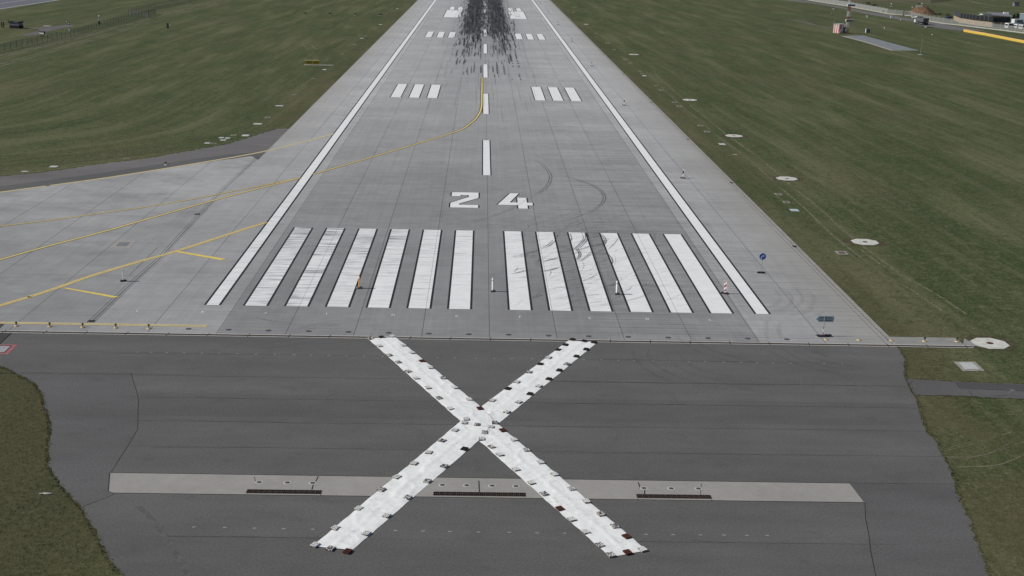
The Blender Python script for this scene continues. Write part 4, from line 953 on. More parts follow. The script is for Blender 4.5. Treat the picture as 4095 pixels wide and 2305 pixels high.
# ================================================================== BEACONS, POSTS AND SIGNS
def rubber_foot(e, w=.8, d=.40, h=.12):
    m = MB(); m.prism([(-w/2, -d/2), (w/2, -d/2), (w/2, d/2), (-w/2, d/2)], 0, h*.45); m.prism([(-w*.42, -d*.38), (w*.42, -d*.38), (w*.42, d*.38), (-w*.42, d*.38)], h*.45, h)
    for s_ in (-1, 1): m.box(s_*w*.46, 0, h*.6, .05, d*.5, .03)
    return m.build('foot', simple('recycled_rubber', (0.035, 0.035, 0.036), .85, .3, 8), e)
def board_face(face_z0, face_z1, wd, lit, ydir=-1):
    """red diagonal bars on a white panel"""
    m = MB(); n = 3; y = ydir*.022
    zs = face_z1-face_z0; k = zs/3.0
    return m
def beacon(loc, label, mirrored=False, dark=False):
    e = empty('beacon_post', loc, 0, label, 'beacon post', 'red and white beacon posts along the runway edge')
    rubber_foot(e, .72, .36)
    H0, H1, wd = .20, 1.22, .27
    e.rotation_euler = (0, 0, R(-30))
    pn = MB().box(0, 0, (H0+H1)/2, wd, .035, H1-H0); pn.prism([(-.10, -.0175), (.10, -.0175), (.06, .0175), (-.06, .0175)], .10, H0)
    p_ = pn.build('panel', M_wht if not dark else simple('shaded_white', (0.60, 0.60, 0.62), .5), e)  # dark posts: the white is toned down in colour to stand for shade
    b = MB(); y = -.0195; hw = wd/2-.025; z0, z1 = H0+.03, H1-.03
    def band(za, zb, up_):   # parallelogram clipped to the panel
        pts = []
        sk = .20*up_
        raw = [(-hw, za), (hw, za+sk), (hw, zb+sk), (-hw, zb)]
        def cl(p): return (p[0], min(max(p[1], z0), z1))
        q = [cl(p) for p in raw]
        b.face([(px_, y, pz) for px_, pz in q])
    if not mirrored:
        for za in (z0-.14, z0+.32, z0+.78): band(za, za+.22, 1)
    else:
        band(z0+.62, z0+.62+.36, -1); band(z0-.3, z0-.10, 1); b.face([(-hw, y, z0+.30), (hw, y, z0+.50), (-hw, y, z0+.72)])
        b.face([(-hw, y, z0), (hw, y, z0), (hw, y, z0+.12)])
    b.build('red_bars', M_red if not dark else simple('shaded_red', (0.10, 0.012, 0.016), .6), p_)  # dark posts: shade painted into the red as well
    if dark:
        fm = MB()
        for s_ in (-1, 1): fm.box(s_*(wd/2), -.002, (H0+H1)/2, .03, .045, H1-H0+.02)
        fm.box(0, -.002, H0, wd, .045, .03); fm.box(0, -.002, H1, wd, .045, .03)
        fm.build('frame', M_wht, p_)
    MB().tube((0, 0, H1), (0, 0, H1+.11), .018).build('peg', M_wht, e)
    return e
M_shadered = None
beacon((22.2, 6.35, 0), 'bright red and white barred beacon between threshold stripes and runway side stripe')
b1 = beacon((27.21, 63.7, 0), 'white-framed red beacon on the right shoulder, level with the runway number', True, True)
KIDS[b1.name] = child_objs(b1)
for h_ in KIDS[b1.name]: KIDS[h_.name] = child_objs(h_)
for i, y in enumerate([139.3, 215.1, 290.4, 365.0, 441.0, 512.6]):
    o = copy_tree(b1); o.location = (27.33, y, 0)
    tag(o, 'small barred beacon on the right runway shoulder, %s beyond the one level with the number' % ORD[i], 'beacon post', 'red and white beacon posts along the runway edge')
def pole(loc, mat, label, foot='rubber'):
    e = empty('marker_pole', loc, R(24+rnd.uniform(-3, 3)), label, 'marker pole')
    if foot == 'rubber': rubber_foot(e, .55, .34, .13)
    else:
        f = MB().box(0, 0, .07, .50, .36, .14); f.box(0, 0, .155, .38, .26, .03); f.box(.14, -.181, .08, .10, .004, .06, 1)
        f.build('foot', [simple('grey_block', (0.20, 0.20, 0.20), .85, .2), M_blk], e)
    m = MB().box(0, 0, .68, .05, .24, 1.12); m.prism([(-.024, -.09), (.024, -.09), (.024, .09), (-.024, .09)], 1.24, 1.29); m.prism([(-.015, -.03), (.015, -.03), (.015, .03), (-.015, .03)], 1.29, 1.35); m.build('panel', mat, e)
    MB().box(0, 0, 1.08, .080, .245, .10).build('reflective_band', M_wht if mat is M_org else M_gry, e)
    return e
pole((-34.24, 7.1, 0), simple('dull_white_plastic', (0.55, 0.55, 0.54), .5), 'whitish marker pole on a dark foot, standing on the taxiway')
pole((-12.13, 6.0, 0), M_org, 'orange marker pole beside the third threshold stripe', 'block')
pole((*G(1969, 1167), 0), M_wht, 'white marker pole in the central gap of the threshold stripes', 'block')
pole((*G(2465, 1178), 0), M_wht, 'white marker pole beside the fourth stripe right of centre', 'block')

# round blue sign
e = empty('round_sign', (27.32, 14.0, 0), 0, 'round blue sign with white right-turn arrow on a slim post', 'road sign')
rubber_foot(e, .8, .40); MB().tube((0, 0, .1), (0, .0, 2.15), .03).build('post', M_gry, e)
dz = 1.72
dk_ = MB(); dk_.tube((0, -.035, dz), (0, -.05, dz), .355, n=32); disc = dk_.build('rim', M_wht, e)
MB().tube((0, -.05, dz), (0, -.056, dz), .325, n=32).build('disc', M_blue, e)
aw = MB(); yy = -.060
path = [(-.13, -.25), (-.12, -.08), (-.07, .03), (.02, .07)]
for i in range(3):
    (xa, za), (xb, zb) = path[i], path[i+1]; dx, dz_ = xb-xa, zb-za; l = math.hypot(dx, dz_); nx, nz = -dz_/l*.045, dx/l*.045
    aw.face([(xa+nx, yy, dz+za+nz), (xa-nx, yy, dz+za-nz), (xb-nx, yy, dz+zb-nz), (xb+nx, yy, dz+zb+nz)])
aw.face([(.01, yy-.001, dz+.18), (.03, yy-.001, dz-.05), (.20, yy-.001, dz+.08)])
aw.build('arrow', M_wht, e)
# blue-grey direction board, seen from behind
e = empty('direction_board', (28.16, -6.15, 0), 0, 'blue-grey arrow-shaped board on a red-banded post, seen from its back', 'direction sign')
m = MB(); m.box(0, 0, .05, .9, .42, .09); m.box(.45, .0, .13, .55, .30, .06)
for k in range(3): m.box(-.50-.0*k, -.12+.12*k, .11, .20, .03, .02)
m.build('foot', M_blk, e)
m = MB()
zz = [.09, .38, .66, .92, 1.74]
for k in range(4): m.tube((0, 0, zz[k]), (0, 0, zz[k+1]), .032, mi=[0, 1, 0, 2][k])
m.build('post', [M_red, M_wht, M_gry], e)
z0, z1 = 1.28, 1.78
pl = [(-.70, (z0+z1)/2), (-.44, z1), (.76, z1-.0), (.82, z1-.06), (.82, z0+.06), (.76, z0), (-.46, z0)]
m = MB(); yb = .04
m.face([(x, yb, z) for x, z in pl][::-1]); m.face([(x, yb+.03, z) for x, z in pl])
for i in range(len(pl)):
    a, b = pl[i], pl[(i+1) % len(pl)]; m.face([(a[0], yb, a[1]), (b[0], yb, b[1]), (b[0], yb+.03, b[1]), (a[0], yb+.03, a[1])])
bd_ = m.build('panel', M_bluegrey, e)
m = MB()
for z in (z0+.13, z1-.13): m.box(.10, yb-.012, z, 1.05, .02, .035)
m.build('back_rail', M_dgry, bd_); m = MB()
for z in (z0+.13, z1-.13): m.box(0, yb-.03, z, .09, .03, .06)
m.build('clamp', M_gry, e)

# ================================================================== PADS AND PLATES IN THE TURF
M_soil = track_mat('worn_soil', (0.115, 0.092, 0.060, 1), .44, .8)
def octo(loc, label, r=1.52, i=0):
    e = empty('octagonal_pad', loc, 0, label, 'concrete pad', 'white octagonal pads in the right turf')
    pts = [(r*math.cos(R(22.5+45*k))*(1+rnd.gauss(0, .012)), r*math.sin(R(22.5+45*k))*(1+rnd.gauss(0, .012))) for k in range(8)]
    MB().prism(pts, -.03, .015).build('slab', M_padw, e)
    MB().poly([((r+.55)*math.cos(t_*.3927)*rnd.uniform(.85, 1.25), (r+.55)*math.sin(t_*.3927)*rnd.uniform(.85, 1.3)) for t_ in range(16)], -.008).build('worn_soil', M_soil, e)
    MB().lathe([(.30, .012), (.28, .03), (.05, .032)], 20).build('cover', M_rust if i == 0 else simple('dark_brown_cover', (0.07, 0.05, 0.035), .85, .2), e)
    return e
wh = ['beside the end of the threshold kerb', 'level with the threshold stripes', 'just beyond the runway number', 'level with the second centreline dash', 'level with the near touchdown bars', 'farthest of its row']
for i, (x, y) in enumerate([(42.0, -7.3), (42.05, 28.0), (42.1, 65.0), (42.1, 103.0), (42.2, 150.2), (42.3, 249.9)]):
    octo((x, y, 0), 'white octagonal pad with brown centre in the grass, '+wh[i], 1.55, i)
def plate(loc, w, d, label, mats, rz=0, frame=True, hh=.02):
    e = empty('access_cover', loc, rz, label, 'access cover', 'access covers in the turf')
    MB().prism([(-w/2, -d/2), (w/2, -d/2), (w/2, d/2), (-w/2, d/2)], -.03, hh*.6).build('frame', mats[0], e)
    MB().prism([(-w*.30, -d*.30), (w*.30, -d*.30), (w*.30, d*.30), (-w*.30, d*.30)], hh*.6, hh).build('cover', mats[1], e)
M_pg = simple('weathered_concrete', (0.30, 0.285, 0.25), .9, .25, 3); M_pb = simple('brown_steel_cover', (0.13, 0.09, 0.075), .85, .25, 4); M_pw = simple('pale_concrete', (0.50, 0.51, 0.49), .85, .1, 2); M_pbl = simple('bluish_plate', (0.42, 0.49, 0.50), .7, .1)
# big square one, right foreground
x, y = P(3, 2, 2024, 790)
e = empty('access_cover', (x, y, 0), 0, 'large pale square cover in a worn concrete surround, right foreground turf', 'access cover')
def lq(pl): return [(a-x, b-y) for a, b in pl]
MB().prism(lq(PL(3, 2, (1868, 742), (2085, 742), (2180, 835), (1970, 838))), -.03, .006).build('surround', M_pg, e)
MB().prism(lq(PL(3, 2, (1920, 752), (2055, 755), (2128, 820), (1990, 822))), .006, .03).build('cover', simple('pale_cover_plate', (0.46, 0.48, 0.47), .7, .08), e)
RP = [(3, 1, 743, 1097, 1.15, 1.5, 'g', 'nearest brownish square cover in the right turf, beside the octagon level with the threshold stripes'), (3, 1, 267, 667, 1.0, 1.3, 'bl', 'pale bluish plate, lowest of the three covers below an octagon'), (3, 1, 186, 586, .8, 1.1, 'g', 'small brown cover, middle one of the three below an octagon'), (3, 1, 105, 507, .85, 1.2, 'g', 'small brown cover, topmost of the three below an octagon'),
      (2, 1, 2243, 110, 1.0, 1.4, 'b', 'brown cover in right turf near paired wheel tracks, half overgrown'), (2, 1, 2113, 3, 1.0, 1.6, 'w', 'bright pale plate in the right turf, left of an octagon'), (2, 0, 1960, 1326, .95, 1.6, 'g', 'grey-brown framed cover, lower of a pair left of the third octagon'), (2, 0, 1895, 1265, .9, 1.4, 'g', 'grey-brown framed cover, upper of a pair left of the third octagon'),
      (2, 0, 1680, 1070, .95, 1.6, 'g', 'framed cover, lower of two beside the fourth octagon'), (2, 0, 1635, 1031, .9, 1.5, 'g', 'framed cover, upper of two beside the fourth octagon'), (2, 0, 1497, 908, .8, 1.6, 'g', 'small pale cover in the right turf, lower of two beyond the fourth octagon'), (2, 0, 1447, 861, .8, 1.4, 'g', 'small pale cover in the right turf, upper of two beyond the fourth octagon'),
      (2, 0, 1330, 764, .95, 2.0, 'w', 'bright white plate in the right turf, lowest of a close trio'), (2, 0, 1306, 741, .85, 1.6, 'g', 'greyish cover in the right turf, middle of a close trio'), (2, 0, 1285, 718, .8, 1.6, 'g', 'greyish cover in the right turf, top of a close trio'), (2, 0, 1187, 636, .8, 2.0, 'g', 'tiny pale cover, lower of two below the farthest octagon'), (2, 0, 1140, 599, 1.0, 2.0, 'g', 'tiny pale cover, upper of two below the farthest octagon'),
      (2, 0, 1028, 500, .8, 2.0, 'g', 'distant small cover in the right turf, left of the farthest octagon'), (2, 0, 960, 435, 1.2, 2.6, 'g', 'distant pale cover by the right runway edge, beyond the farthest octagon'), (2, 0, 845, 338, .9, 2.6, 'g', 'distant small cover right of the fourth beacon'), (2, 0, 745, 246, 1.5, 3, 'w', 'distant wide pale cover right of the runway, above the far beacons'), (2, 0, 615, 124, 1.2, 3, 'g', 'very distant pale cover right of the runway'), (2, 0, 622, 74, 2.2, 3, 'g', 'farthest wide pale cover right of the runway')]
MM = {'g': (M_pg, M_pb), 'b': (M_pb, M_pg), 'w': (M_pw, M_pw), 'bl': (M_pbl, M_pbl)}
for c, r, px_, py_, w_, d_, kd, lab in RP: plate((*P(c, r, px_, py_), 0), w_, d_, lab, MM[kd])
LP = [(0, 1, 540, 228, 1.0, 1.1, 'w', 'pale plate by the taxiway verge, left of the middle'), (0, 1, 248, 277, .8, .6, 'w', 'small pale plate at the taxiway verge near the photo\'s left side'), (0, 1, 1275, 145, .8, .7, 'g', 'dull cover at the grass verge above the taxiway lamp'), (0, 0, 2470, 1364, 1.1, 1.6, 'w', 'bright pale plate beside the asphalt corner, largest of the cluster'), (0, 0, 2350, 1361, .8, 1.2, 'g', 'greyish frame left of the bright plate by the asphalt corner'),
      (0, 0, 2227, 1387, .75, 1.1, 'w', 'white slab, left one of an adjoining pair by the taxiway verge'), (0, 0, 2290, 1391, .75, 1.1, 'w', 'white slab, right one of an adjoining pair by the taxiway verge'), (0, 0, 2245, 1411, .9, 1.0, 'w', 'narrow white slab just below an adjoining pair'), (0, 0, 2085, 1441, .8, 1.0, 'w', 'white slab at the verge, farthest left in the cluster'), (0, 0, 2150, 1444, .8, 1.0, 'g', 'dull slab at the verge beside the leftmost slab of the cluster'),
      (1, 0, 15, 1248, 1.4, 1.4, 'w', 'long white slab in the left turf above the asphalt corner'), (1, 0, 115, 1183, .9, 1.6, 'g', 'grey square cover in the left turf, above the long white slab'), (1, 0, 235, 1066, 1.4, 1.2, 'w', 'thin white slab in the left turf, midway to the yellow boards'), (1, 0, 385, 953, .75, 1.6, 'g', 'framed square cover in the left turf below the yellow boards'), (1, 0, 575, 793, .7, 1.4, 'g', 'faint cover close to the runway, below the yellow boards'), (1, 0, 688, 702, .9, 1.8, 'w', 'bright white plate just below the yellow boards'), (1, 0, 870, 545, .8, 1.8, 'g', 'small pale cover up the left verge beyond the yellow boards'),
      (1, 0, 990, 448, .9, 1.8, 'g', 'faint pale cover by the left runway edge, second beyond the boards'), (1, 0, 1063, 387, 1.2, 1.8, 'w', 'pale strip cover by the left runway edge, third beyond the boards'), (1, 0, 1100, 362, .9, 2, 'g', 'faint cover just above the pale strip at the left runway edge'), (1, 0, 1193, 291, .8, 2, 'g', 'dim cover at the left runway edge, below the slope lights'), (1, 0, 1250, 248, 1.1, 2.4, 'w', 'pale cover right below the rightmost slope light'), (1, 0, 1420, 88, .9, 3, 'w', 'tiny pale cover at the far left runway edge, above the slope lights')]
for c, r, px_, py_, w_, d_, kd, lab in LP: plate((*P(c, r, px_, py_), 0), w_, d_, lab, MM[kd])
# rag in the left foreground turf
m = MB(); cx, cy = P(0, 3, 455, 622)
pr = [(-.38, -.05), (-.2, -.02), (0, -.09), (.2, -.06), (.40, .03), (.62, .06), (.42, .10), (.15, .07), (-.1, .10), (-.3, .03)]
n0 = len(pr); m.v = [(a, b, .03+.05*mnoise.noise(Vector((a*5, b*9, 1)))) for a, b in pr]+[(.05, .01, .10)]
for i in range(n0): m.f.append([i, (i+1) % n0, n0]); m.m.append(0)
tag(m.build('plastic_scrap', M_lgry, None, loc=(cx, cy, -.01)), 'white scrap of plastic lying in the left foreground turf', 'litter')

# yellow boards
for i, (x0, x1) in enumerate([(-44.55, -42.95), (-42.72, -41.2)]):
    e = empty('yellow_board', ((x0+x1)/2, 202.9, 0), 0, ['left', 'right'][i]+' one of two yellow guidance boards standing in the left turf', 'guidance sign', 'pair of yellow boards')
    w_ = x1-x0
    MB().box(0, .12, .56, w_, .14, .86).build('panel', simple('shaded_yellow', (0.33, 0.235, 0.025), .7, .12, 3), e)  # face turned from the sun, its shade mixed into the yellow
    MB().box(0, .0, 1.05, w_+.04, .42, .09).build('top_cap', simple('sunlit_yellow', (0.80, 0.66, 0.26), .5), e)  # sunlit top of the sign, painted as a brighter yellow
    for s_ in (-.28, .24): MB().box(s_*w_, -.06, .54, .07, .10, .96).build('leg', simple('yellow_leg', (0.62, 0.46, 0.14), .5), e)
e = empty('mounting_slab', (*G(1305, 261.3), 0), 0, 'long pale mounting slab right of the yellow boards', 'slab'); MB().prism([(-1.6, -.7), (1.5, -.7), (1.9, .9), (-1.1, .9)], -.03, .02).build('slab', M_pg, e)
o = MB().prism([(-1.1, -1.0), (4.0, -1.0), (4.0, 1.0), (-1.1, 1.0)], -.03, .004).build('footing', M_pg, None, loc=(-43.7, 202.9, 0)); tag(o, 'low worn concrete footing under the yellow boards', 'slab')

# small lamp beside the taxiway and box with white reflector in the left turf
e = empty('taxiway_lamp', (*P(0, 1, 1668, 212), 0), 0, 'small dark lamp on a white base beside the taxiway edge', 'lamp')
MB().lathe([(.20, 0), (.18, .05), (.08, .07)], 12).build('base', M_wht, e); MB().lathe([(.05, .06), (.05, .22), (.11, .26), (.11, .42), (.03, .46)], 12).build('head', M_blk, e)
e = empty('relay_box', (*G(671, 115), 0), 0, 'narrow olive relay box alone in the left turf', 'relay box')
MB().box(0, 0, .85, .55, .5, 1.6).build('cabinet', simple('olive_enamel', (0.09, 0.09, 0.06), .6), e); MB().box(0, 0, 1.68, .65, .6, .06).build('lid', M_blk, e)
e = empty('reflector_post', (*G(678, 112), 0), 0, 'white reflector standing beside the olive relay box', 'reflector'); MB().tube((0, 0, 0), (0, 0, .5), .03).build('stem', M_blk, e); MB().box(.1, 0, .85, .22, .08, .7).build('plate', M_wht, e)

# ================================================================== FAR LEFT: fence, huts, masts
def wire_mat(name, c, a):
    n = NT(name, .5, .3); g = n.m('MAXIMUM', n.line(n.y, .10, 0, .010), n.line(n.z, .10, 0, .010)); n.alpha(n.m('ADD', a, n.m('MULTIPLY', g, .35))); return n.base(tuple(c)+(1,))
M_wire = wire_mat('chain_link', (0.13, 0.14, 0.15), .12)
M_post = simple('dark_fence_steel', (0.045, 0.05, 0.055), .5)
fence = empty('mesh_fence', (0, 0, 0), 0, 'long dark wire-mesh fence running away along the left perimeter', 'fence')
m = MB()
fpts = [Q4(160, 1170), Q4(350, 1132), Q4(540, 1070), Q4(720, 1052), Q4(895, 1020), Q4(1040, 988), Q4(1210, 940), Q4(1370, 912), Q4(1530, 872), Q4(1690, 855), Q4(1845, 812), Q4(1990, 795), Q4(2125, 760), Q4(2270, 715), Q4(2405, 690), Q4(2545, 655)]
x0, y0 = fpts[-1]; yend = 372
while y0 < yend-3: y0 += 3.3; x0 += (-124.2-x0)*.15; fpts.append((x0, y0))
j0 = fpts[-1]; g1 = G(595, 75); g2 = G(515, 60)
seg2 = [(j0[0], j0[1]), (g1[0], g1[1])]
fpts_a = [(fpts[0][0]+.2, fpts[0][1]-8)]+fpts
tail = [g2]
yy = g2[1]
while yy < 640: yy += 3.6; tail.append((g2[0]+(yy-g2[1])*-.004, yy))
gate = [(g2[0]+(g1[0]-g2[0])*t/6, g2[1]+(g1[1]-g2[1])*t/6) for t in range(7)]
allp = [fpts_a+[g1], gate, tail]
cnt = 0
for pl in allp:
    for i, (x, y) in enumerate(pl):
        if cnt < 98 and y < 600:
            MB().tube((x, y, 0), (x+rnd.gauss(0, .03), y, 2.05), .05 if pl is not gate else .06, n=6).build('post', M_post, fence); cnt += 1
    for i in range(len(pl)-1):
        a, b = pl[i], pl[i+1]; m.face([(a[0], a[1], .05), (b[0], b[1], .05), (b[0], b[1], 2.0), (a[0], a[1], 2.0)])
m.build('wire_mesh', M_wire, fence)
m = MB()
for pl in allp:
    for i in range(len(pl)-1): m.tube((*pl[i], 2.0), (*pl[i+1], 2.0), .025, n=5, cap=False)
m.build('top_rail', M_post, fence)
m = MB(); a = Q4(740, 1020); b = Q4(885, 1015); m.tube((*a, .05), (b[0], b[1], 1.7), .045, n=6); a, b = G(600, 15), G(608, 14); m.build('brace', M_gry, fence)

def mast(px, label, colours, head):
    e = empty('sensor_mast', (*G(*px), 0), 0, label, 'mast')
    m = MB(); m.box(0, 0, .45, .55, .5, .9, 0); m.build('cabinet', colours[0], e)
    m = MB(); n = 4
    for k in range(n): m.tube((0, 0, .9+k*.45), (0, 0, .9+(k+1)*.45), .17, .16, mi=k % 2)
    m.build('post', [colours[1], colours[2]], e); hm = MB()
    if head: hm.box(-.1, 0, 2.75, 1.1, .16, .14, 0, M=Matrix.Rotation(R(18), 3, 'Y')); hm.lathe([(.02, 2.72), (.17, 2.80), (.17, 2.95), (.03, 3.0)], 8, 1, (-.55, 0, .06)); hm.lathe([(.02, 2.5), (.10, 2.56), (.03, 2.66)], 8, 1, (.38, 0, 0))
    else: hm.box(0, 0, 2.72, .5, .35, .14, 1); hm.lathe([(.2, 2.78), (.12, 2.9), (.02, 2.95)], 8, 1)
    hm.build('sensor_head', [M_blk, M_wht], e)
mast((277, 127), 'white and black banded mast with forked head by the left fence', [M_wht, M_blk, M_wht], True)
mast((397.5, 98), 'banded mast on a dark red cabinet beyond the left fence', [simple('dark_red_enamel', (0.06, 0.012, 0.014), .6), M_blk, M_wht], False)
# hut with upturned dark roof
hx, hy = G(57, 114)
e = empty('small_hut', (hx, hy, 0), R(-14), 'small hut with dark flared roof and grey upper wall, far left', 'hut')
MB().box(0, 1.2, .45, 3.3, 2.4, .9).build('lower_wall', simple('dark_brick', (0.045, 0.028, 0.030), .8), e); MB().box(0, 1.2, 1.28, 3.15, 2.3, .76).build('upper_wall', simple('blue_grey_wall', (0.19, 0.21, 0.24), .7), e)
m = MB(); m.prism([(-1.9, -.1), (1.75, -.1), (1.75, 2.6), (-1.9, 2.6)], 1.66, 1.82)
m.box(1.68, 1.2, 1.98, .25, 2.7, .25); m.box(-1.8, 1.2, 1.95, .2, 2.7, .2); m.build('roof', simple('dark_blue_roof', (0.022, 0.026, 0.045), .6), e)
m = MB()
for i in range(12):
    a, b = 2*math.pi*i/12, 2*math.pi*(i+1)/12; m.tube((-1.85+.16*math.cos(a), 0, 2.45+.42*math.sin(a)), (-1.85+.16*math.cos(b), 0, 2.45+.42*math.sin(b)), .03, n=5)
m.build('loop_antenna', M_blk, e)
e = empty('notice_frame', (*G(12, 112), 0), 0, 'dark red upright frame with two openings, at the left border', 'frame')
m = MB()
for s_ in (-.32, .32): m.box(s_, 0, .9, .16, .3, 1.7)
for z in (.2, .95, 1.7): m.box(0, 0, z, .5, .3, .16)
m.build('frame', simple('dark_red_paint', (0.07, 0.015, 0.012), .7), e)
e = empty('panel_stand', (*G(168, 148.5), 0), R(-24), 'low stand with three white panels on dark legs behind the fence', 'equipment stand')
for s_ in (-.58, 0, .58): MB().box(s_, -.02, 1.15, .50, .12, .62).build('panel', M_wht, e)
m = MB().box(0, .2, 1.14, 1.9, .35, .68); m.box(0, .1, 1.55, 2.1, .7, .08); m.build('casing', simple('dark_red_casing', (0.06, 0.02, 0.02), .7), e)
for s_ in (-.62, -.2, .35, .78): MB().tube((s_, 0, 0), (s_, 0, .85), .05).build('leg', M_blk, e)
for px, lab in [((184, 145), 'small white peg behind the left fence near the three-panel stand'), ((299.5, 141), 'small white peg at the foot of the left fence')]:
    e = empty('ground_peg', (*G(*px), 0), 0, lab, 'peg'); MB().tube((0, 0, 0), (0, 0, .45), .06).build('stake', M_wht, e); MB().lathe([(.10, .42), (.10, .5)], 8).build('cap', M_wht, e)
e = empty('concrete_slab', (*G(187, 105), 0), 0, 'thin pale slab in the grass above the far-left path', 'slab'); MB().prism([(-1.1, -1), (1.1, -1), (1.3, 1), (-.9, 1)], -.02, .03).build('slab', M_pw, e)

# ================================================================== FAR RIGHT
Z3, Z1, Z2 = .10346, .10016, .12415
def A3(x, y): return G(3320+x*Z3, y*Z3)
def A1(x, y): return G(3580+x*Z1, y*Z1)
def A2(x, y): return G(3838+x*Z2, y*Z2)
# perimeter wall: concrete plinth, posts, bars
wallpts = [A3(-2000, -190), A3(-900, 10), A3(0, 155), A3(600, 245), A3(1300, 375), A3(2200, 545)]
wall2 = [A3(2200, 548), A3(2513, 580), A1(300, 620)]
wall3 = [A1(650, 700), A1(1350, 865), A1(1900, 955), A2(0, 828), A2(300, 866), A2(800, 930), A2(1300, 985), A2(2040, 1080)]
wall3 = extend(wall3, 60)
wallf = empty('perimeter_fence', (0, 0, 0), 0, 'tall pale steel perimeter fence with slanted tops on a concrete plinth, far right', 'fence')
M_plinth = simple('plinth_concrete', (0.44, 0.43, 0.40), .85, .1, .5); M_fpost = simple('galvanised_post', (0.45, 0.46, 0.46), .5, .08)
M_bars = wire_mat('fence_bars', (0.30, 0.31, 0.30), .78); M_barsl = wire_mat('fence_mesh', (0.32, 0.33, 0.325), .40)
pm_ = MB(); bm_ = MB(); bm2 = MB()
cnt = 0
for wi, (pl, step, hgt) in enumerate([(wallpts, 5.2, 2.6), (wall2, 4.0, 2.4), (wall3, 3.9, 2.5)]):
    for i in range(len(pl)-1):
        a, b = Vector((*pl[i], 0)), Vector((*pl[i+1], 0)); d = b-a; l = d.length; t = d/l; nrm = Vector((-t.y, t.x, 0))
        c = (a+b)/2; pm_ = MB(); pm_.box(c.x, c.y, .20, l, .30, .4, 0, math.atan2(t.y, t.x)); pm_.build('plinth', M_plinth, wallf)
        tgt = MB(); tgt.face([(a.x, a.y, .5), (b.x, b.y, .5), (b.x, b.y, hgt-.15), (a.x, a.y, hgt-.15)]); tgt.build('mesh_panel', M_bars if wi == 0 else M_barsl, wallf)
        n = max(1, int(l/step))
        for k in range(n):
            p = a+d*(k/n)
            if cnt < 99 and p.y < 760 and p.y > 330:
                mm = MB().tube((p.x, p.y, .45), (p.x, p.y, hgt), .075, n=6); mm.tube((p.x, p.y, hgt), (p.x+.32, p.y+.1, hgt+.38), .055, n=6)
                mm.build('post', M_fpost, wallf); cnt += 1
# gate
ga, gb = A1(380, 655), A1(640, 665)
e = empty('fence_gate', (*ga, 0), math.atan2(gb[1]-ga[1], gb[0]-ga[0]), 'white framed gate with a square notice in the perimeter fence', 'gate')
L = math.hypot(gb[0]-ga[0], gb[1]-ga[1]); H_ = 2.35
m = MB(); m.box(0, 0, H_/2, .18, .18, H_); m.box(L, 0, H_/2, .18, .18, H_); m.box(L/2, 0, H_-.09, L-.2, .14, .16); m.box(L/2, 0, .42, L-.2, .12, .60); m.box(L/2, 0, 1.4, .08, .08, 1.6); m.build('frame', M_wht, e)
MB().face([(0, .02, .7), (L, .02, .7), (L, .02, H_-.2), (0, .02, H_-.2)]).build('mesh', M_barsl, e); MB().box(L*.75, -.08, 1.55, .42, .03, .5).build('notice', M_wht, e)
for px, lab in [(A2(757, 880), 'small white notice hung on the perimeter fence near the vans'), (A3(715, 262), 'tiny white notice on the perimeter fence behind the lattice mast')]:
    o = MB().box(0, -.25, 1.55 if 'vans' in lab else 1.9, .5, .03, .55).build('fence_notice', M_wht, None, loc=(*px, 0)); tag(o, lab, 'notice')

# lattice mast
mx, my = G(3386, 134)
e = empty('lattice_mast', (mx, my, 0), 0, 'tall red and white lattice mast with two box antennas, upper right', 'lattice mast')
M_mr = simple('mast_red', (0.30, 0.05, 0.035), .6); M_mw = simple('mast_white', (0.62, 0.62, 0.60), .6)
m = MB(); b0, b1, Ht = .48, .30, 17.0; segs = 17
def corner(k, z): h = b0+(b1-b0)*z/Ht; a = R(45+90*k+20); return (h*1.3*math.cos(a), h*1.3*math.sin(a), z)
for s_ in range(segs):
    z0, z1 = Ht*s_/segs, Ht*(s_+1)/segs; mi = 0 if (s_//2) % 2 == 0 else 1
    for k in range(4):
        m.tube(corner(k, z0), corner(k, z1), .06, n=4, mi=mi); m.tube(corner(k, z0), corner((k+1) % 4, z1), .032, n=4, mi=mi); m.tube(corner((k+1) % 4, z0), corner(k, z1), .032, n=4, mi=mi); m.tube(corner(k, z1), corner((k+1) % 4, z1), .032, n=4, mi=mi)
m.build('lattice', [M_mr, M_mw], e)
for z in (4.7, 10.15):
    mm = MB().box(.45, -.7, z, 2.75, .75, .62, 0); mm.box(.45, -.7, z+.35, 2.85, .8, .10, 1); mm.box(-.98, -.7, z, .06, .8, .7, 1); mm.build('box_antenna', [simple('antenna_grey', (0.14, 0.17, 0.20), .6), M_wht], e)
m = MB(); m.lathe([(.3, 13.0), (.3, 13.3)], 10, 0, (-1.1, -.3, 0)); m.box(-.5, -.3, 12.9, 1.5, .1, .1); m.build('dish', M_wht, e)
m = MB().tube((-.3, -.4, 3.6), (-3.55, -1.6, 0), .07, n=6); m.build('guy_strut', simple('pink_white', (0.60, 0.46, 0.44), .6), e)
m = MB(); m.box(-.35, -.95, 1.5, .75, .35, .12); m.box(-.75, -.95, 1.15, .22, .35, .7); m.build('junction_box', M_wht, e)
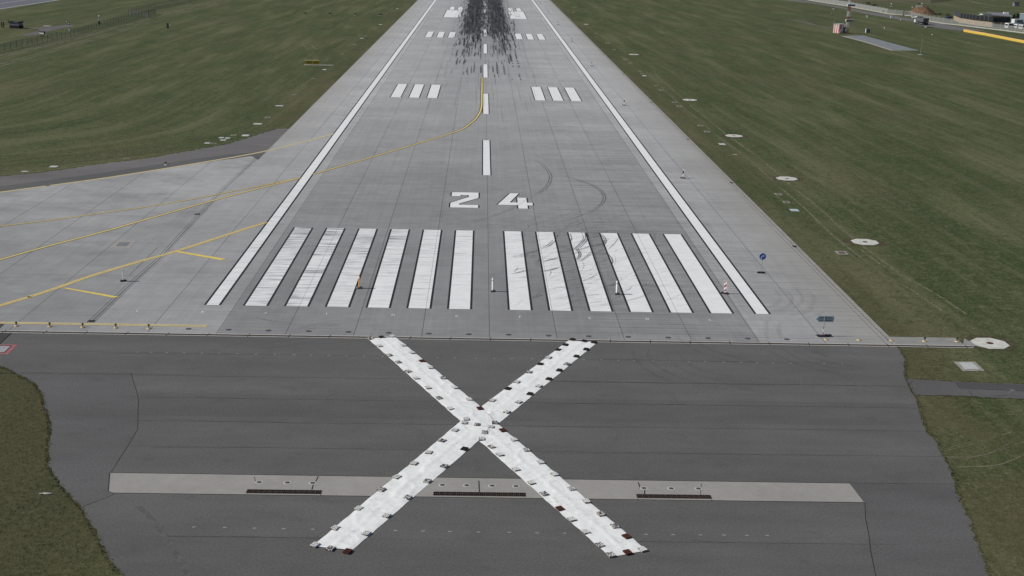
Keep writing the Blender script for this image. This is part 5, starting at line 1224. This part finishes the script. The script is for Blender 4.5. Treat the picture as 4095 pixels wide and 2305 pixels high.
# striped cabin
cx_, cy_ = G(3352, 134)
e = empty('striped_cabin', (cx_+.9, cy_+2.0, 0), R(33), 'small red and white striped cabin at the foot of the mast', 'cabin')
cab = MB(); W_, D_, H_ = 3.4, 2.9, 3.15
cab.box(0, 0, H_/2, W_, D_, H_, 0)
nst = 6
for k in range(nst):
    if k % 2 == 0: cab.box(-W_/2-.012, -D_/2+D_*(k+.5)/nst, H_/2, .02, D_/nst, H_-.02, 1)
for k in range(3): cab.box(-W_/2+.28+.42*2*k if k == 0 else -W_/2+.28+.84*k, -D_/2-.012, H_/2, .42 if k else .56, .02, H_-.02, 1 if k < 2 else 0)
cab.build('wall', [simple('cabin_white', (0.74, 0.68, 0.67), .6), simple('cabin_red', (0.42, 0.14, 0.15), .6)], e)
MB().box(0, 0, H_+.08, W_+.2, D_+.2, .16).build('roof', simple('cabin_roof', (0.40, 0.41, 0.43), .6), e)
MB().box(.75, -D_/2-.03, 1.25, 1.15, .05, 2.4).build('door', simple('grey_blue_door', (0.17, 0.20, 0.235), .6), e)
MB().tube((-W_/2-.1, D_/2, 0), (-W_/2-.1, D_/2, 4.6), .05, n=6).build('whip_antenna', M_gry, e); MB().lathe([(.05, H_+.1), (.12, H_+.3), (.05, H_+.5)], 8, 0, (.1, -.9, 0)).build('vent', M_gry, e)

# slender instrument pole right of the slab path
e = empty('thin_mast', (*P(3, 0, 1533, 552), 0), 0, 'very slender pole with small cross-arms in the right turf', 'pole')
MB().tube((0, 0, 0), (.1, 0, 5.0), .045, n=6).build('pole', M_gry, e)
m = MB().box(.08, 0, 3.95, .35, .05, .05); m.box(.05, 0, 2.9, .3, .05, .05); m.build('cross_arm', M_gry, e); MB().prism([(-.6, -.6), (.6, -.6), (.6, .6), (-.6, .6)], -.02, .04).build('footing', M_pw, e)
# assorted small equipment
def kit(px, label, fn, nm='equipment_box', cat='equipment'):
    e = empty(nm, (*px, 0), 0, label, cat); fn(e); return e
kit(A3(1385, 1275), 'grey cabinet with a white edge in the grass right of the mast', lambda e: (MB().box(.75, .3, .75, 1.5, .6, 1.4).build('cabinet', simple('slate_cabinet', (0.12, 0.14, 0.16), .6), e), MB().box(-.07, .25, .75, .12, .75, 1.5).build('side_panel', M_wht, e)))
kit(A3(1395, 680), 'left one of two white posts standing beyond the mast', lambda e: (MB().box(0, 0, .55, .22, .22, 1.0).build('post', M_wht, e), MB().box(0, 0, 1.08, .3, .3, .06).build('cap', M_blk, e)), 'white_post', 'post')
kit(A3(1435, 682), 'right one of two white posts standing beyond the mast', lambda e: (MB().box(0, 0, .55, .22, .22, 1.0).build('post', M_wht, e), MB().box(0, 0, 1.08, .3, .3, .06).build('cap', M_blk, e)), 'white_post', 'post')
kit(A3(2368, 715), 'white box cabinet at the edge of the perimeter road', lambda e: (MB().box(0, 0, .65, .85, .5, 1.2).build('cabinet', M_wht, e), MB().box(0, 0, 1.28, .92, .56, .06).build('lid', M_gry, e)))
kit(A1(215, 825), 'small white-topped post by the road left of the truck', lambda e: (MB().tube((0, 0, 0), (0, 0, .8), .12).build('post', M_wht, e), MB().lathe([(.2, .8), (.15, 1.0)], 8).build('cap', M_blk, e)), 'white_post', 'post')
kit(A3(2087, 1180), 'white ball-headed post in the turf right of the grey cabinet', lambda e: (MB().tube((0, 0, 0), (0, 0, .7), .05).build('post', M_gry, e), MB().lathe([(.05, .65), (.24, .78), (.24, .95), (.05, 1.05)], 10).build('globe', M_wht, e)), 'globe_post', 'post')
kit(A1(1470, 1415), 'small white ball on the turf below the truck', lambda e: (MB().lathe([(.05, 0), (.22, .12), (.22, .32), (.05, .42)], 10).build('globe', M_wht, e), MB().box(.2, .1, .1, .2, .1, .2).build('bracket', M_blk, e)), 'globe_post', 'post')
kit(A3(130, 375), 'low white box with a pale cover lying left of the mast', lambda e: (MB().box(0, 0, .25, .5, .6, .5).build('box', M_wht, e), MB().box(.85, .3, .28, 1.4, .5, .10).build('lid', M_lgry, e), MB().box(1.4, .1, .1, 1.6, .3, .12).build('rail', M_blk, e)))
kit(A3(2360, 262), 'white disc on a short post beyond the perimeter fence', lambda e: (MB().box(0, 0, .12, 1.2, .5, .24).build('base', M_wht, e), MB().tube((-.1, 0, .2), (-.1, 0, 1.3), .05).build('post', M_gry, e), MB().lathe([(.05, 1.1), (.32, 1.25), (.34, 1.5), (.05, 1.7)], 10, 0, (-.1, 0, 0)).build('globe', M_wht, e)), 'globe_post', 'post')
kit(A1(680, 330), 'small white dish left of the earth mound', lambda e: (MB().box(.3, 0, .1, 1.3, .5, .14).build('base', M_wht, e), MB().lathe([(.05, .3), (.18, .4), (.18, .7), (.05, .75)], 8).build('globe', M_wht, e)), 'globe_post', 'post')
kit(A3(40, 615), 'thin grey stake in the grass far left of the mast', lambda e: (MB().tube((0, 0, 0), (0, 0, 1.6), .05, n=6).build('stake', M_gry, e), MB().box(.3, 0, .1, .9, .2, .15).build('base', M_dgry, e)), 'stake', 'stake')
kit(A3(2040, 545), 'dark round sign on a post before the perimeter fence', lambda e: (MB().tube((0, 0, 0), (0, 0, 1.6), .04, n=6).build('post', M_dgry, e), MB().tube((0, -.05, 1.35), (0, -.09, 1.35), .30, n=16).build('disc', M_dgry, e)), 'round_sign', 'road sign')
kit(A1(1225, 1105), 'white block with dark shaft lying below the truck', lambda e: (MB().box(0, 0, .2, .65, .5, .4).build('block', M_wht, e), MB().box(1.6, .1, .12, 2.6, .5, .16).build('shaft', M_dgry, e)))
kit(A1(1045, 1440), 'thin pale stake in the right turf below the truck', lambda e: (MB().tube((0, 0, 0), (0, 0, 1.0), .035, n=6).build('stake', M_gry, e), MB().box(0, 0, 1.0, .1, .1, .1).build('cap', M_blk, e)), 'stake', 'stake')
kit(G(3875, 175), 'small grey branching antenna in the right turf', lambda e: (MB().tube((0, 0, 0), (0, 0, .9), .03, n=5).tube((0, 0, .4), (-.5, 0, .1), .03, n=5).tube((0, 0, .4), (.5, 0, .1), .03, n=5).build('tripod', M_gry, e), MB().box(0, 0, .95, .1, .1, .1).build('tip', M_gry, e)), 'antenna', 'antenna')

# dump truck
tx, ty = G(3702, 101.5)
T = empty('dump_truck', (tx, ty, 0), R(7), 'grey four-axle dump truck with white cab on the perimeter road', 'truck')
M_body = simple('truck_body_grey', (0.135, 0.14, 0.15), .5, .12, 1.5); M_bodyd = simple('truck_tailgate', (0.10, 0.075, 0.075), .6, .25, 2)
m = MB(); m.box(0, 4.0, .95, 1.0, 8.4, .25); m.box(0, .2, .75, 2.2, .15, .35); m.build('chassis', M_blk, T)
b = MB(); zb, zt = 1.25, 2.85
for s_ in (-1, 1):
    b.box(s_*1.2, 3.1, (zb+zt)/2, .10, 5.9, zt-zb)
    for k in range(6): b.box(s_*1.27, .4+k*1.08, (zb+zt)/2, .06, .12, zt-zb)
b.box(0, 3.1, zb, 2.4, 5.9, .12); b.box(0, 6.0, (zb+zt)/2+.15, 2.4, .10, zt-zb+.3)
for s_ in (-1, 1): b.box(s_*1.24, 3.1, zt, .20, 6.0, .10)
body_ = b.build('tipper_body', M_body, T)
m = MB().box(0, .12, (zb+zt)/2-.05, 2.3, .10, zt-zb-.1); g_ = m.build('tailgate', M_bodyd, T); m = MB()
for s_ in (-.75, 0, .75): m.box(s_, .05, (zb+zt)/2-.05, .10, .06, zt-zb-.15)
m.box(0, .045, zb+.25, 2.3, .06, .12); m.build('rib', M_body, g_)
m = MB(); m.prism([(-1.2, 6.35), (1.2, 6.35), (1.2, 8.35), (1.05, 8.6), (-1.05, 8.6), (-1.2, 8.35)], .7, 3.0); cabo = m.build('cab', M_wht, T)
m = MB(); 
for s_ in (-1, 1): m.box(s_*1.205, 7.7, 2.25, .03, 1.0, .75)
m.box(0, 8.61, 2.25, 2.0, .03, .85); m.box(0, 6.34, 2.35, 1.5, .03, .6); m.build('window', M_glass, cabo)
m = MB()
for s_ in (-1, 1): m.box(s_*1.21, 6.75, 1.9, .03, .7, 1.9)
m.build('dark_panel', M_dgry, cabo); m = MB()
for s_ in (-1, 1): m.box(s_*1.42, 8.4, 2.3, .18, .12, .7)
m.build('mirror', M_blk, cabo)
wp = None
for yy in (1.2, 2.6, 5.3, 7.1):
    for s_ in (-1, 1):
        m = MB().tube((-.17, 0, 0), (.17, 0, 0), .52, n=18); wh_ = m.build('wheel', M_tyre, T, loc=(s_*1.05, yy, .52)); MB().tube((-.18, 0, 0), (.18, 0, 0), .27, n=12).build('rim', M_gry, wh_)
m = MB()
for s_ in (-1, 1): m.box(s_*.9, .02, .95, .35, .06, .16)
m.build('tail_light', M_red, T)

# vans, car and box container behind the fence
def van(loc, rz, label, L=5.2, H=2.1, W=1.95, nm='parked_van', cat='van', paint_=None):
    e = empty(nm, loc, rz, label, cat, 'vehicles parked behind the perimeter fence'); pm = paint_ or M_wht
    prof = [(-L/2, .35), (L/2, .35), (L/2, .95), (L/2-.75, 1.15), (L/2-1.35, H), (-L/2+.08, H), (-L/2, H-.3)]
    m = MB()
    for s_ in (-1, 1):
        f = [(x, s_*W/2, z) for x, z in prof]; m.face(f if s_ < 0 else f[::-1])
    for i in range(len(prof)):
        a, b = prof[i], prof[(i+1) % len(prof)]; m.face([(b[0], -W/2, b[1]), (a[0], -W/2, a[1]), (a[0], W/2, a[1]), (b[0], W/2, b[1])])
    bo = m.build('body', pm, e)
    g = MB(); zt = H-.18; zl = 1.18
    for s_ in (-1, 1):
        y = s_*(W/2+.012); g.face([(-L/2+.3, y, zl), (L/2-.95, y, zl), (L/2-1.40, y, zt), (-L/2+.35, y, zt)] if s_ < 0 else [(L/2-.95, y, zl), (-L/2+.3, y, zl), (-L/2+.35, y, zt), (L/2-1.40, y, zt)])
    g.face([(-L/2-.01, W*.40, zl), (-L/2-.01, -W*.40, zl), (-L/2-.0, -W*.38, zt-.1), (-L/2-.0, W*.38, zt-.1)])
    x0_, x1_ = L/2-.80, L/2-1.33; g.face([(x0_+.02, -W*.42, 1.20), (x0_+.02, W*.42, 1.20), (x1_+.03, W*.40, H-.08), (x1_+.03, -W*.40, H-.08)])
    g.build('window', M_glass, bo)
    for xx in (-L/2+.95, L/2-.95):
        for s_ in (-1, 1):
            wh_ = MB().tube((0, -.11, 0), (0, .11, 0), .33, n=16).build('wheel', M_tyre, e, loc=(xx, s_*(W/2-.10), .33)); MB().tube((0, -.12, 0), (0, .12, 0), .18, n=10).build('rim', M_gry, wh_)
    m = MB()
    for s_ in (-1, 1): m.box(-L/2-.015, s_*W*.43, .95, .03, .14, .4)
    m.build('tail_light', M_red, e)
    return e
x, y = A2(1690, 935); van((x, y+1.5, 0), R(20), 'white van parked behind the fence, leftmost of the three', 4.9, 2.2)
x, y = A2(1940, 945); van((x, y+2.2, 0), R(35), 'white low van between the two others behind the fence', 4.6, 1.9)
x, y = A2(2030, 960); van((x+.6, y, 0), R(25), 'white van half cut by the right border behind the fence', 4.8, 1.95)
x, y = A1(2210, 800); van((x, y+1, 0), R(10), 'dark blue car parked by the beige wall', 3.6, 1.5, 1.8, 'parked_car', 'car', simple('dark_blue_paint', (0.02, 0.035, 0.085), .3))
x, y = A2(1860, 830)
x, y = G(4070, 106)
e = empty('box_container', (x, y+1.2, 0), R(10), 'white box container with grey-blue front behind the vans', 'container')
MB().box(0, 0, 1.75, 4.0, 2.4, 2.3).build('box', M_wht, e); MB().box(.55, -1.22, 1.72, 2.8, .04, 2.0).build('front_panel', simple('blue_grey_panel', (0.24, 0.28, 0.31), .6), e); m = MB(); m.box(0, 0, .35, 3.8, 2.0, .5); m.build('undercarriage', M_blk, e)

# beige low wall with dark panel fence behind
bw = empty('panel_fence', (0, 0, 0), 0, 'dark panel fence standing on a long beige wall, far right', 'fence')
pa = [A1(2300, 900), A2(0, 760), A2(420, 780), A2(1000, 905), A2(1580, 900)]
pa = [A1(2330, 800), A2(0, 735), A2(500, 815), A2(1040, 880)]; pb = [pa[-1], A2(1590, 885)]
wm = MB(); pmn = MB(); psn = MB()
tot = pa+[pb[1]]
for i in range(len(tot)-1):
    a, b = Vector((*tot[i], 0)), Vector((*tot[i+1], 0)); d = b-a; l = d.length; t = d/l; c = (a+b)/2; an = math.atan2(t.y, t.x)
    wm.box(c.x, c.y, .95, l, .3, 1.9, 0, an); pmn.box(c.x, c.y, 3.0, l, .10, 2.15, 0, an)
    n = int(l/2.6)
    for k in range(n):
        p = a+d*(k/n); MB().box(p.x-.14, p.y-.14, 3.0, .12, .12, 2.25).build('post', M_dgry if i == len(tot)-2 else M_gry, bw)
wm.build('wall', simple('beige_wall', (0.42, 0.33, 0.235), .85, .12, .6), bw); pmn.build('dark_panels', simple('dark_sheet', (0.020, 0.020, 0.024), .55), bw)

# white building with grey roof
bx, by = G(3960, 84)
e = empty('low_building', (bx, by, 0), R(-8), 'low white building with a broad grey pitched roof, behind the dark fence', 'building')
m = MB().box(-1.8, 2.5, 1.5, 3.7, 5.0, 3.0); m.box(5.2, 4.2, 1.15, 9.0, 5.0, 2.3); wl = m.build('wall', simple('cream_wall', (0.72, 0.69, 0.60), .8, .06), e)
for k, xx in enumerate((-3.0, -1.9, -.7)): MB().box(xx, -.03, 1.75, .55, .06, 1.1).build('window', simple('window_tan', (0.30, 0.26, 0.20), .5), e)
rf = MB(); z0, z1 = 3.0, 3.5
rf.face([(.05, -.6, 2.55), (9.6, .3, 2.05), (9.2, 6.8, 3.35), (.05, 6.2, 3.45)]); rf.face([(.05, 6.2, 3.45), (9.2, 6.8, 3.35), (9.2, 9.4, 2.3), (.05, 9.4, 2.3)]); rf.face([(.05, -.6, 2.55), (.05, 6.2, 3.45), (.05, 9.4, 2.3), (.05, 0, 2.0)])
rf.face([(.05, -.6, 2.55), (.05, -.6, 2.40), (9.6, .3, 1.90), (9.6, .3, 2.05)]); rf.prism([(-3.9, -.25), (-.02, -.25), (-.02, 5.3), (-3.9, 5.3)], 3.02, 3.18); rf.build('roof', simple('grey_roof', (0.20, 0.205, 0.22), .6, .1, .4), e)
MB().box(7.6, 4.6, 3.2, 2.2, 1.6, 1.1).build('dormer', M_wht, e)
o = empty('garden_shed', (*G(3921, 83), 0), 0, 'tiny pale shed left of the low white building', 'shed')
MB().box(0, 0, 1.15, 1.4, 1.8, 2.3).build('wall', M_wht, o); MB().prism([(-1.2, -1.1), (1.2, -1.1), (1.2, 1.1), (-1.2, 1.1)], 2.3, 2.5).build('roof', simple('greenish_roof', (0.25, 0.36, 0.30), .7), o)
# blue-grey building at the border
x, y = G(4126, 88); e = empty('blue_building', (x, y, 0), 0, 'blue-grey building cut by the right border', 'building')
MB().box(0, 3, 1.6, 6.4, 6, 3.2).build('wall', simple('blue_wall', (0.20, 0.27, 0.32), .7), e); MB().box(0, 3, 3.3, 6.8, 6.4, .2).build('roof', M_lgry, e); MB().box(-1.6, -.03, 1.8, 1.4, .06, 1.2).build('window', M_glass, e)

# dark evergreen hedge clump
hx, hy = A2(1850, 760)
hx, hy = G(4066, 83)
e = empty('evergreen_tree', (hx, hy, 0), 0, 'dense blackish evergreen clump with several tips behind the vans', 'tree')
m = MB(); r2 = random.Random(5)
tips = [(-1.7, 0, 2.3), (-1.0, .5, 2.9), (-.2, 0, 3.1), (.6, .3, 3.1), (1.2, 0, 2.9), (1.8, .4, 2.5), (-2.2, .5, 1.6), (2.3, 0, 1.7)]
for tx_, ty_, th in tips:
    for k in range(420):
        h = r2.random()**.8; rr = (.72-.58*h)*r2.uniform(.4, 1.0); a = r2.uniform(0, 6.283); c = Vector((tx_+rr*math.cos(a), ty_+rr*math.sin(a)*.9, .2+th*h))
        s_ = r2.uniform(.08, .17); v1 = Vector((r2.gauss(0, 1), r2.gauss(0, 1), r2.gauss(0, 1))).normalized()*s_; v2 = v1.orthogonal().normalized()*s_*.6
        m.face([c-v1, c+v2, c+v1, c-v2])
m.build('foliage', simple('dark_needle_foliage', (0.016, 0.026, 0.014), .9, .4, 2), e)
m = MB()
for tx_, ty_, th in tips: m.tube((tx_, ty_, 0), (tx_, ty_, th*.7), .10, .03, n=6)
m.build('trunk', M_brownw, e)

# orange mesh barrier
n = NT('orange_netting', .6, .3); f = n.noise(5, det=3, ro=.7); n.base(n.mix(n.mr(n.z, .35, 1.1), (0.62, 0.44, 0.06, 1), (0.76, 0.46, 0.20, 1))); M_net = n.mat
oa = [A2(118, 1030), A2(420, 1085), A2(800, 1150), A2(1300, 1250), A2(1700, 1330), A2(2040, 1395)]; oa = extend(oa, 25)
of = empty('barrier_netting', (0, 0, 0), 0, 'low orange-yellow safety netting barrier at the right border', 'barrier')
nm_ = MB(); 
for i in range(len(oa)-1):
    a, b = oa[i], oa[i+1]; l = math.hypot(b[0]-a[0], b[1]-a[1]); k_ = max(1, int(l/1.5))
    for k in range(k_):
        p = (a[0]+(b[0]-a[0])*k/k_, a[1]+(b[1]-a[1])*k/k_); q_ = (a[0]+(b[0]-a[0])*(k+1)/k_, a[1]+(b[1]-a[1])*(k+1)/k_)
        nm_.face([(p[0], p[1], .03), (q_[0], q_[1], .03), (q_[0]+.1, q_[1]+.25, .98+rnd.uniform(-.04, .04)), (p[0]+.1, p[1]+.25, .98)])
        if k % 2 == 0: MB().tube((p[0]+.12, p[1]+.3, 0), (p[0]+.12, p[1]+.3, 1.08), .03, n=5).build('stake', M_org, of)
nm_.build('netting', M_net, of)

# earth mound with concrete parapet
cx_, cy_ = A1(1120, 600)
def mound_h(dx, dy): 
    r_ = math.hypot(dx/7.5, dy/9.0); return 3.9*max(0, 1-max(0, r_-.28)/.72)**1.1
m = MB(); N = 44
cxm, cym = cx_+2.0, cy_+8
for i in range(N+1):
    for j in range(N+1):
        dx, dy = (i/N-.5)*18, (j/N-.5)*20; nz = mnoise.noise(Vector((dx*.5, dy*.5, 2)))*.35+mnoise.noise(Vector((dx*1.7, dy*1.7, 2)))*.14
        h = mound_h(dx, dy); m.v.append((dx, dy, -.15+h+(nz if h > .1 else 0)))
for i in range(N):
    for j in range(N): a = i*(N+1)+j; m.f.append([a, a+N+1, a+N+2, a+1]); m.m.append(0)
n = NT('ochre_earth', .95, .1); f = n.noise(.8, det=6, ro=.7); g = n.noise(2.5, .6, 1.5, det=5, ro=.7, off=4)
n.bump(g, .8, .15)
n.base(n.mix(n.mr(n.x, cxm-1, cxm+5), n.mix(n.mr(g, .42, .6), (0.075, 0.045, 0.026, 1), (0.27, 0.175, 0.105, 1)), (0.060, 0.060, 0.036, 1)))
o = m.build('earth_mound', n.mat, None, smooth=True, loc=(cxm, cym, 0)); tag(o, 'ochre earth mound behind the perimeter fence', kind='structure')
e = empty('parapet_wall', (cxm-2.4, cym-2.6, 3.3), R(-8), 'pale concrete parapet on top of the earth mound', 'wall')
MB().box(0, 0, .35, 3.1, .35, 1.1).build('wall', simple('parapet_concrete', (0.55, 0.50, 0.43), .85, .08), e); MB().box(1.3, 1.2, .05, 1.8, .3, .2).build('kerb', M_lgry, e)
for dx, lab, mt in ((-.7, 'dark marker standing behind the parapet on the mound, left one', M_blk), (.75, 'white-faced marker standing behind the parapet on the mound, right one', M_wht)):
    e = empty('mound_marker', (cxm-1.6+dx, cym-1.4, 3.6), 0, lab, 'marker'); MB().tube((0, 0, 0), (0, 0, 1.1), .12, n=8).build('post', M_rust, e); MB().lathe([(.05, .9), (.25, 1.05), (.25, 1.4), (.05, 1.55)], 10, 0).build('head', mt, e)

# green mesh sports fence, farther back, and far structures
gf = empty('green_fence', (0, 0, 0), 0, 'thin dark green mesh fence crossing the far top right', 'fence')
M_gpost = simple('green_post', (0.02, 0.07, 0.05), .6); M_gwire = wire_mat('green_wire', (0.03, 0.09, 0.06), .28)
ga_ = [G(3722, 14), G(3790, 2), G(3850, -10)]; m = MB()
for i in range(len(ga_)-1):
    a, b = Vector((*ga_[i], 0)), Vector((*ga_[i+1], 0)); m.face([(a.x, a.y, 0), (b.x, b.y, 0), (b.x, b.y, 2.6), (a.x, a.y, 2.6)])
    n_p = max(1, int((b-a).length/6))
    for k in range(n_p): p = a.lerp(b, k/n_p); MB().tube((p.x, p.y, 0), (p.x, p.y, 2.8), .08, n=5).build('post', M_gpost, gf)
m.build('mesh', M_gwire, gf)
kit(G(4062, 25), 'grey garage-like shed with a dark opening top right', lambda e: (MB().box(0, 0, 1.0, 2.7, 2.4, 2.0).build('wall', simple('shed_grey', (0.22, 0.23, 0.25), .7), e), MB().box(0, -.1, 2.15, 3.4, 3.0, .25).build('roof', simple('shed_roof', (0.13, 0.13, 0.15), .7), e)), 'grey_shed', 'shed')
o = MB().strip(catmull([G(3860, -2), G(3950, 22.5), G(4050, 25.5), G(4095, 27), G(4200, 31)], 3), .8, -.004).strip([G(3700, 14), G(3800, 24), G(3900, 31)], .8, -.003).build('far_track', track_mat('far_gravel', (0.35, 0.33, 0.28, 1), .4, .8)); tag(o, 'pale far track crossing the grass top right', kind='structure')
e = empty('far_greenhouse', (*G(4045, 2), 0), 0, 'long low grey structure with pale posts, topmost right', 'building')
MB().box(0, 8, 1.5, 16, 10, 3.0).build('wall', simple('greenhouse_grey', (0.18, 0.18, 0.20), .6), e); m = MB()
for k in range(6): m.box(-7+k*2.8, -.5, 1.4, .25, .25, 2.8)
m.build('post', M_lgry, e); MB().box(0, -1.5, .1, 26, .5, .25).build('kerb', M_lgry, e)
# scrub line behind the first fence stretch
rs = random.Random(9)
def shrub(loc, h, w_, label):
    e = empty('shrub', loc, 0, label, 'shrub', 'shrubs along the perimeter fence'); m = MB()
    for k in range(260):
        a, b, c_ = rs.gauss(0, w_*.35), rs.gauss(0, w_*.3), rs.uniform(.1, h)*(1-.3*rs.random()); s_ = rs.uniform(.08, .2)
        v1 = Vector((rs.gauss(0, 1), rs.gauss(0, 1), rs.gauss(0, 1))).normalized()*s_; v2 = v1.orthogonal().normalized()*s_*.6; c = Vector((a, b, c_)); m.face([c-v1, c+v2, c+v1, c-v2])
    m.build('foliage', simple('bare_scrub', (0.035, 0.036, 0.022), .9, .3), e); MB().tube((0, 0, 0), (0, 0, h*.6), .06, .02, n=5).build('stem', M_brownw, e)
for i, (px, h) in enumerate([(A3(1520, 215), 1.6), (A3(1750, 262), 1.2), (A3(160, 45), 1.4), (A3(420, 90), 1.2), (A1(1850, 640), 1.3), (A1(2190, 690), 1.8)]):
    shrub((px[0]+1, px[1]+6, 0), h, 2.4, 'dark bare shrub behind the perimeter fence, '+['left one of two above the white posts', 'right one of two above the white posts', 'far left of the mast', 'just left of the mast top', 'right of the earth mound', 'by the dark blue car'][i])
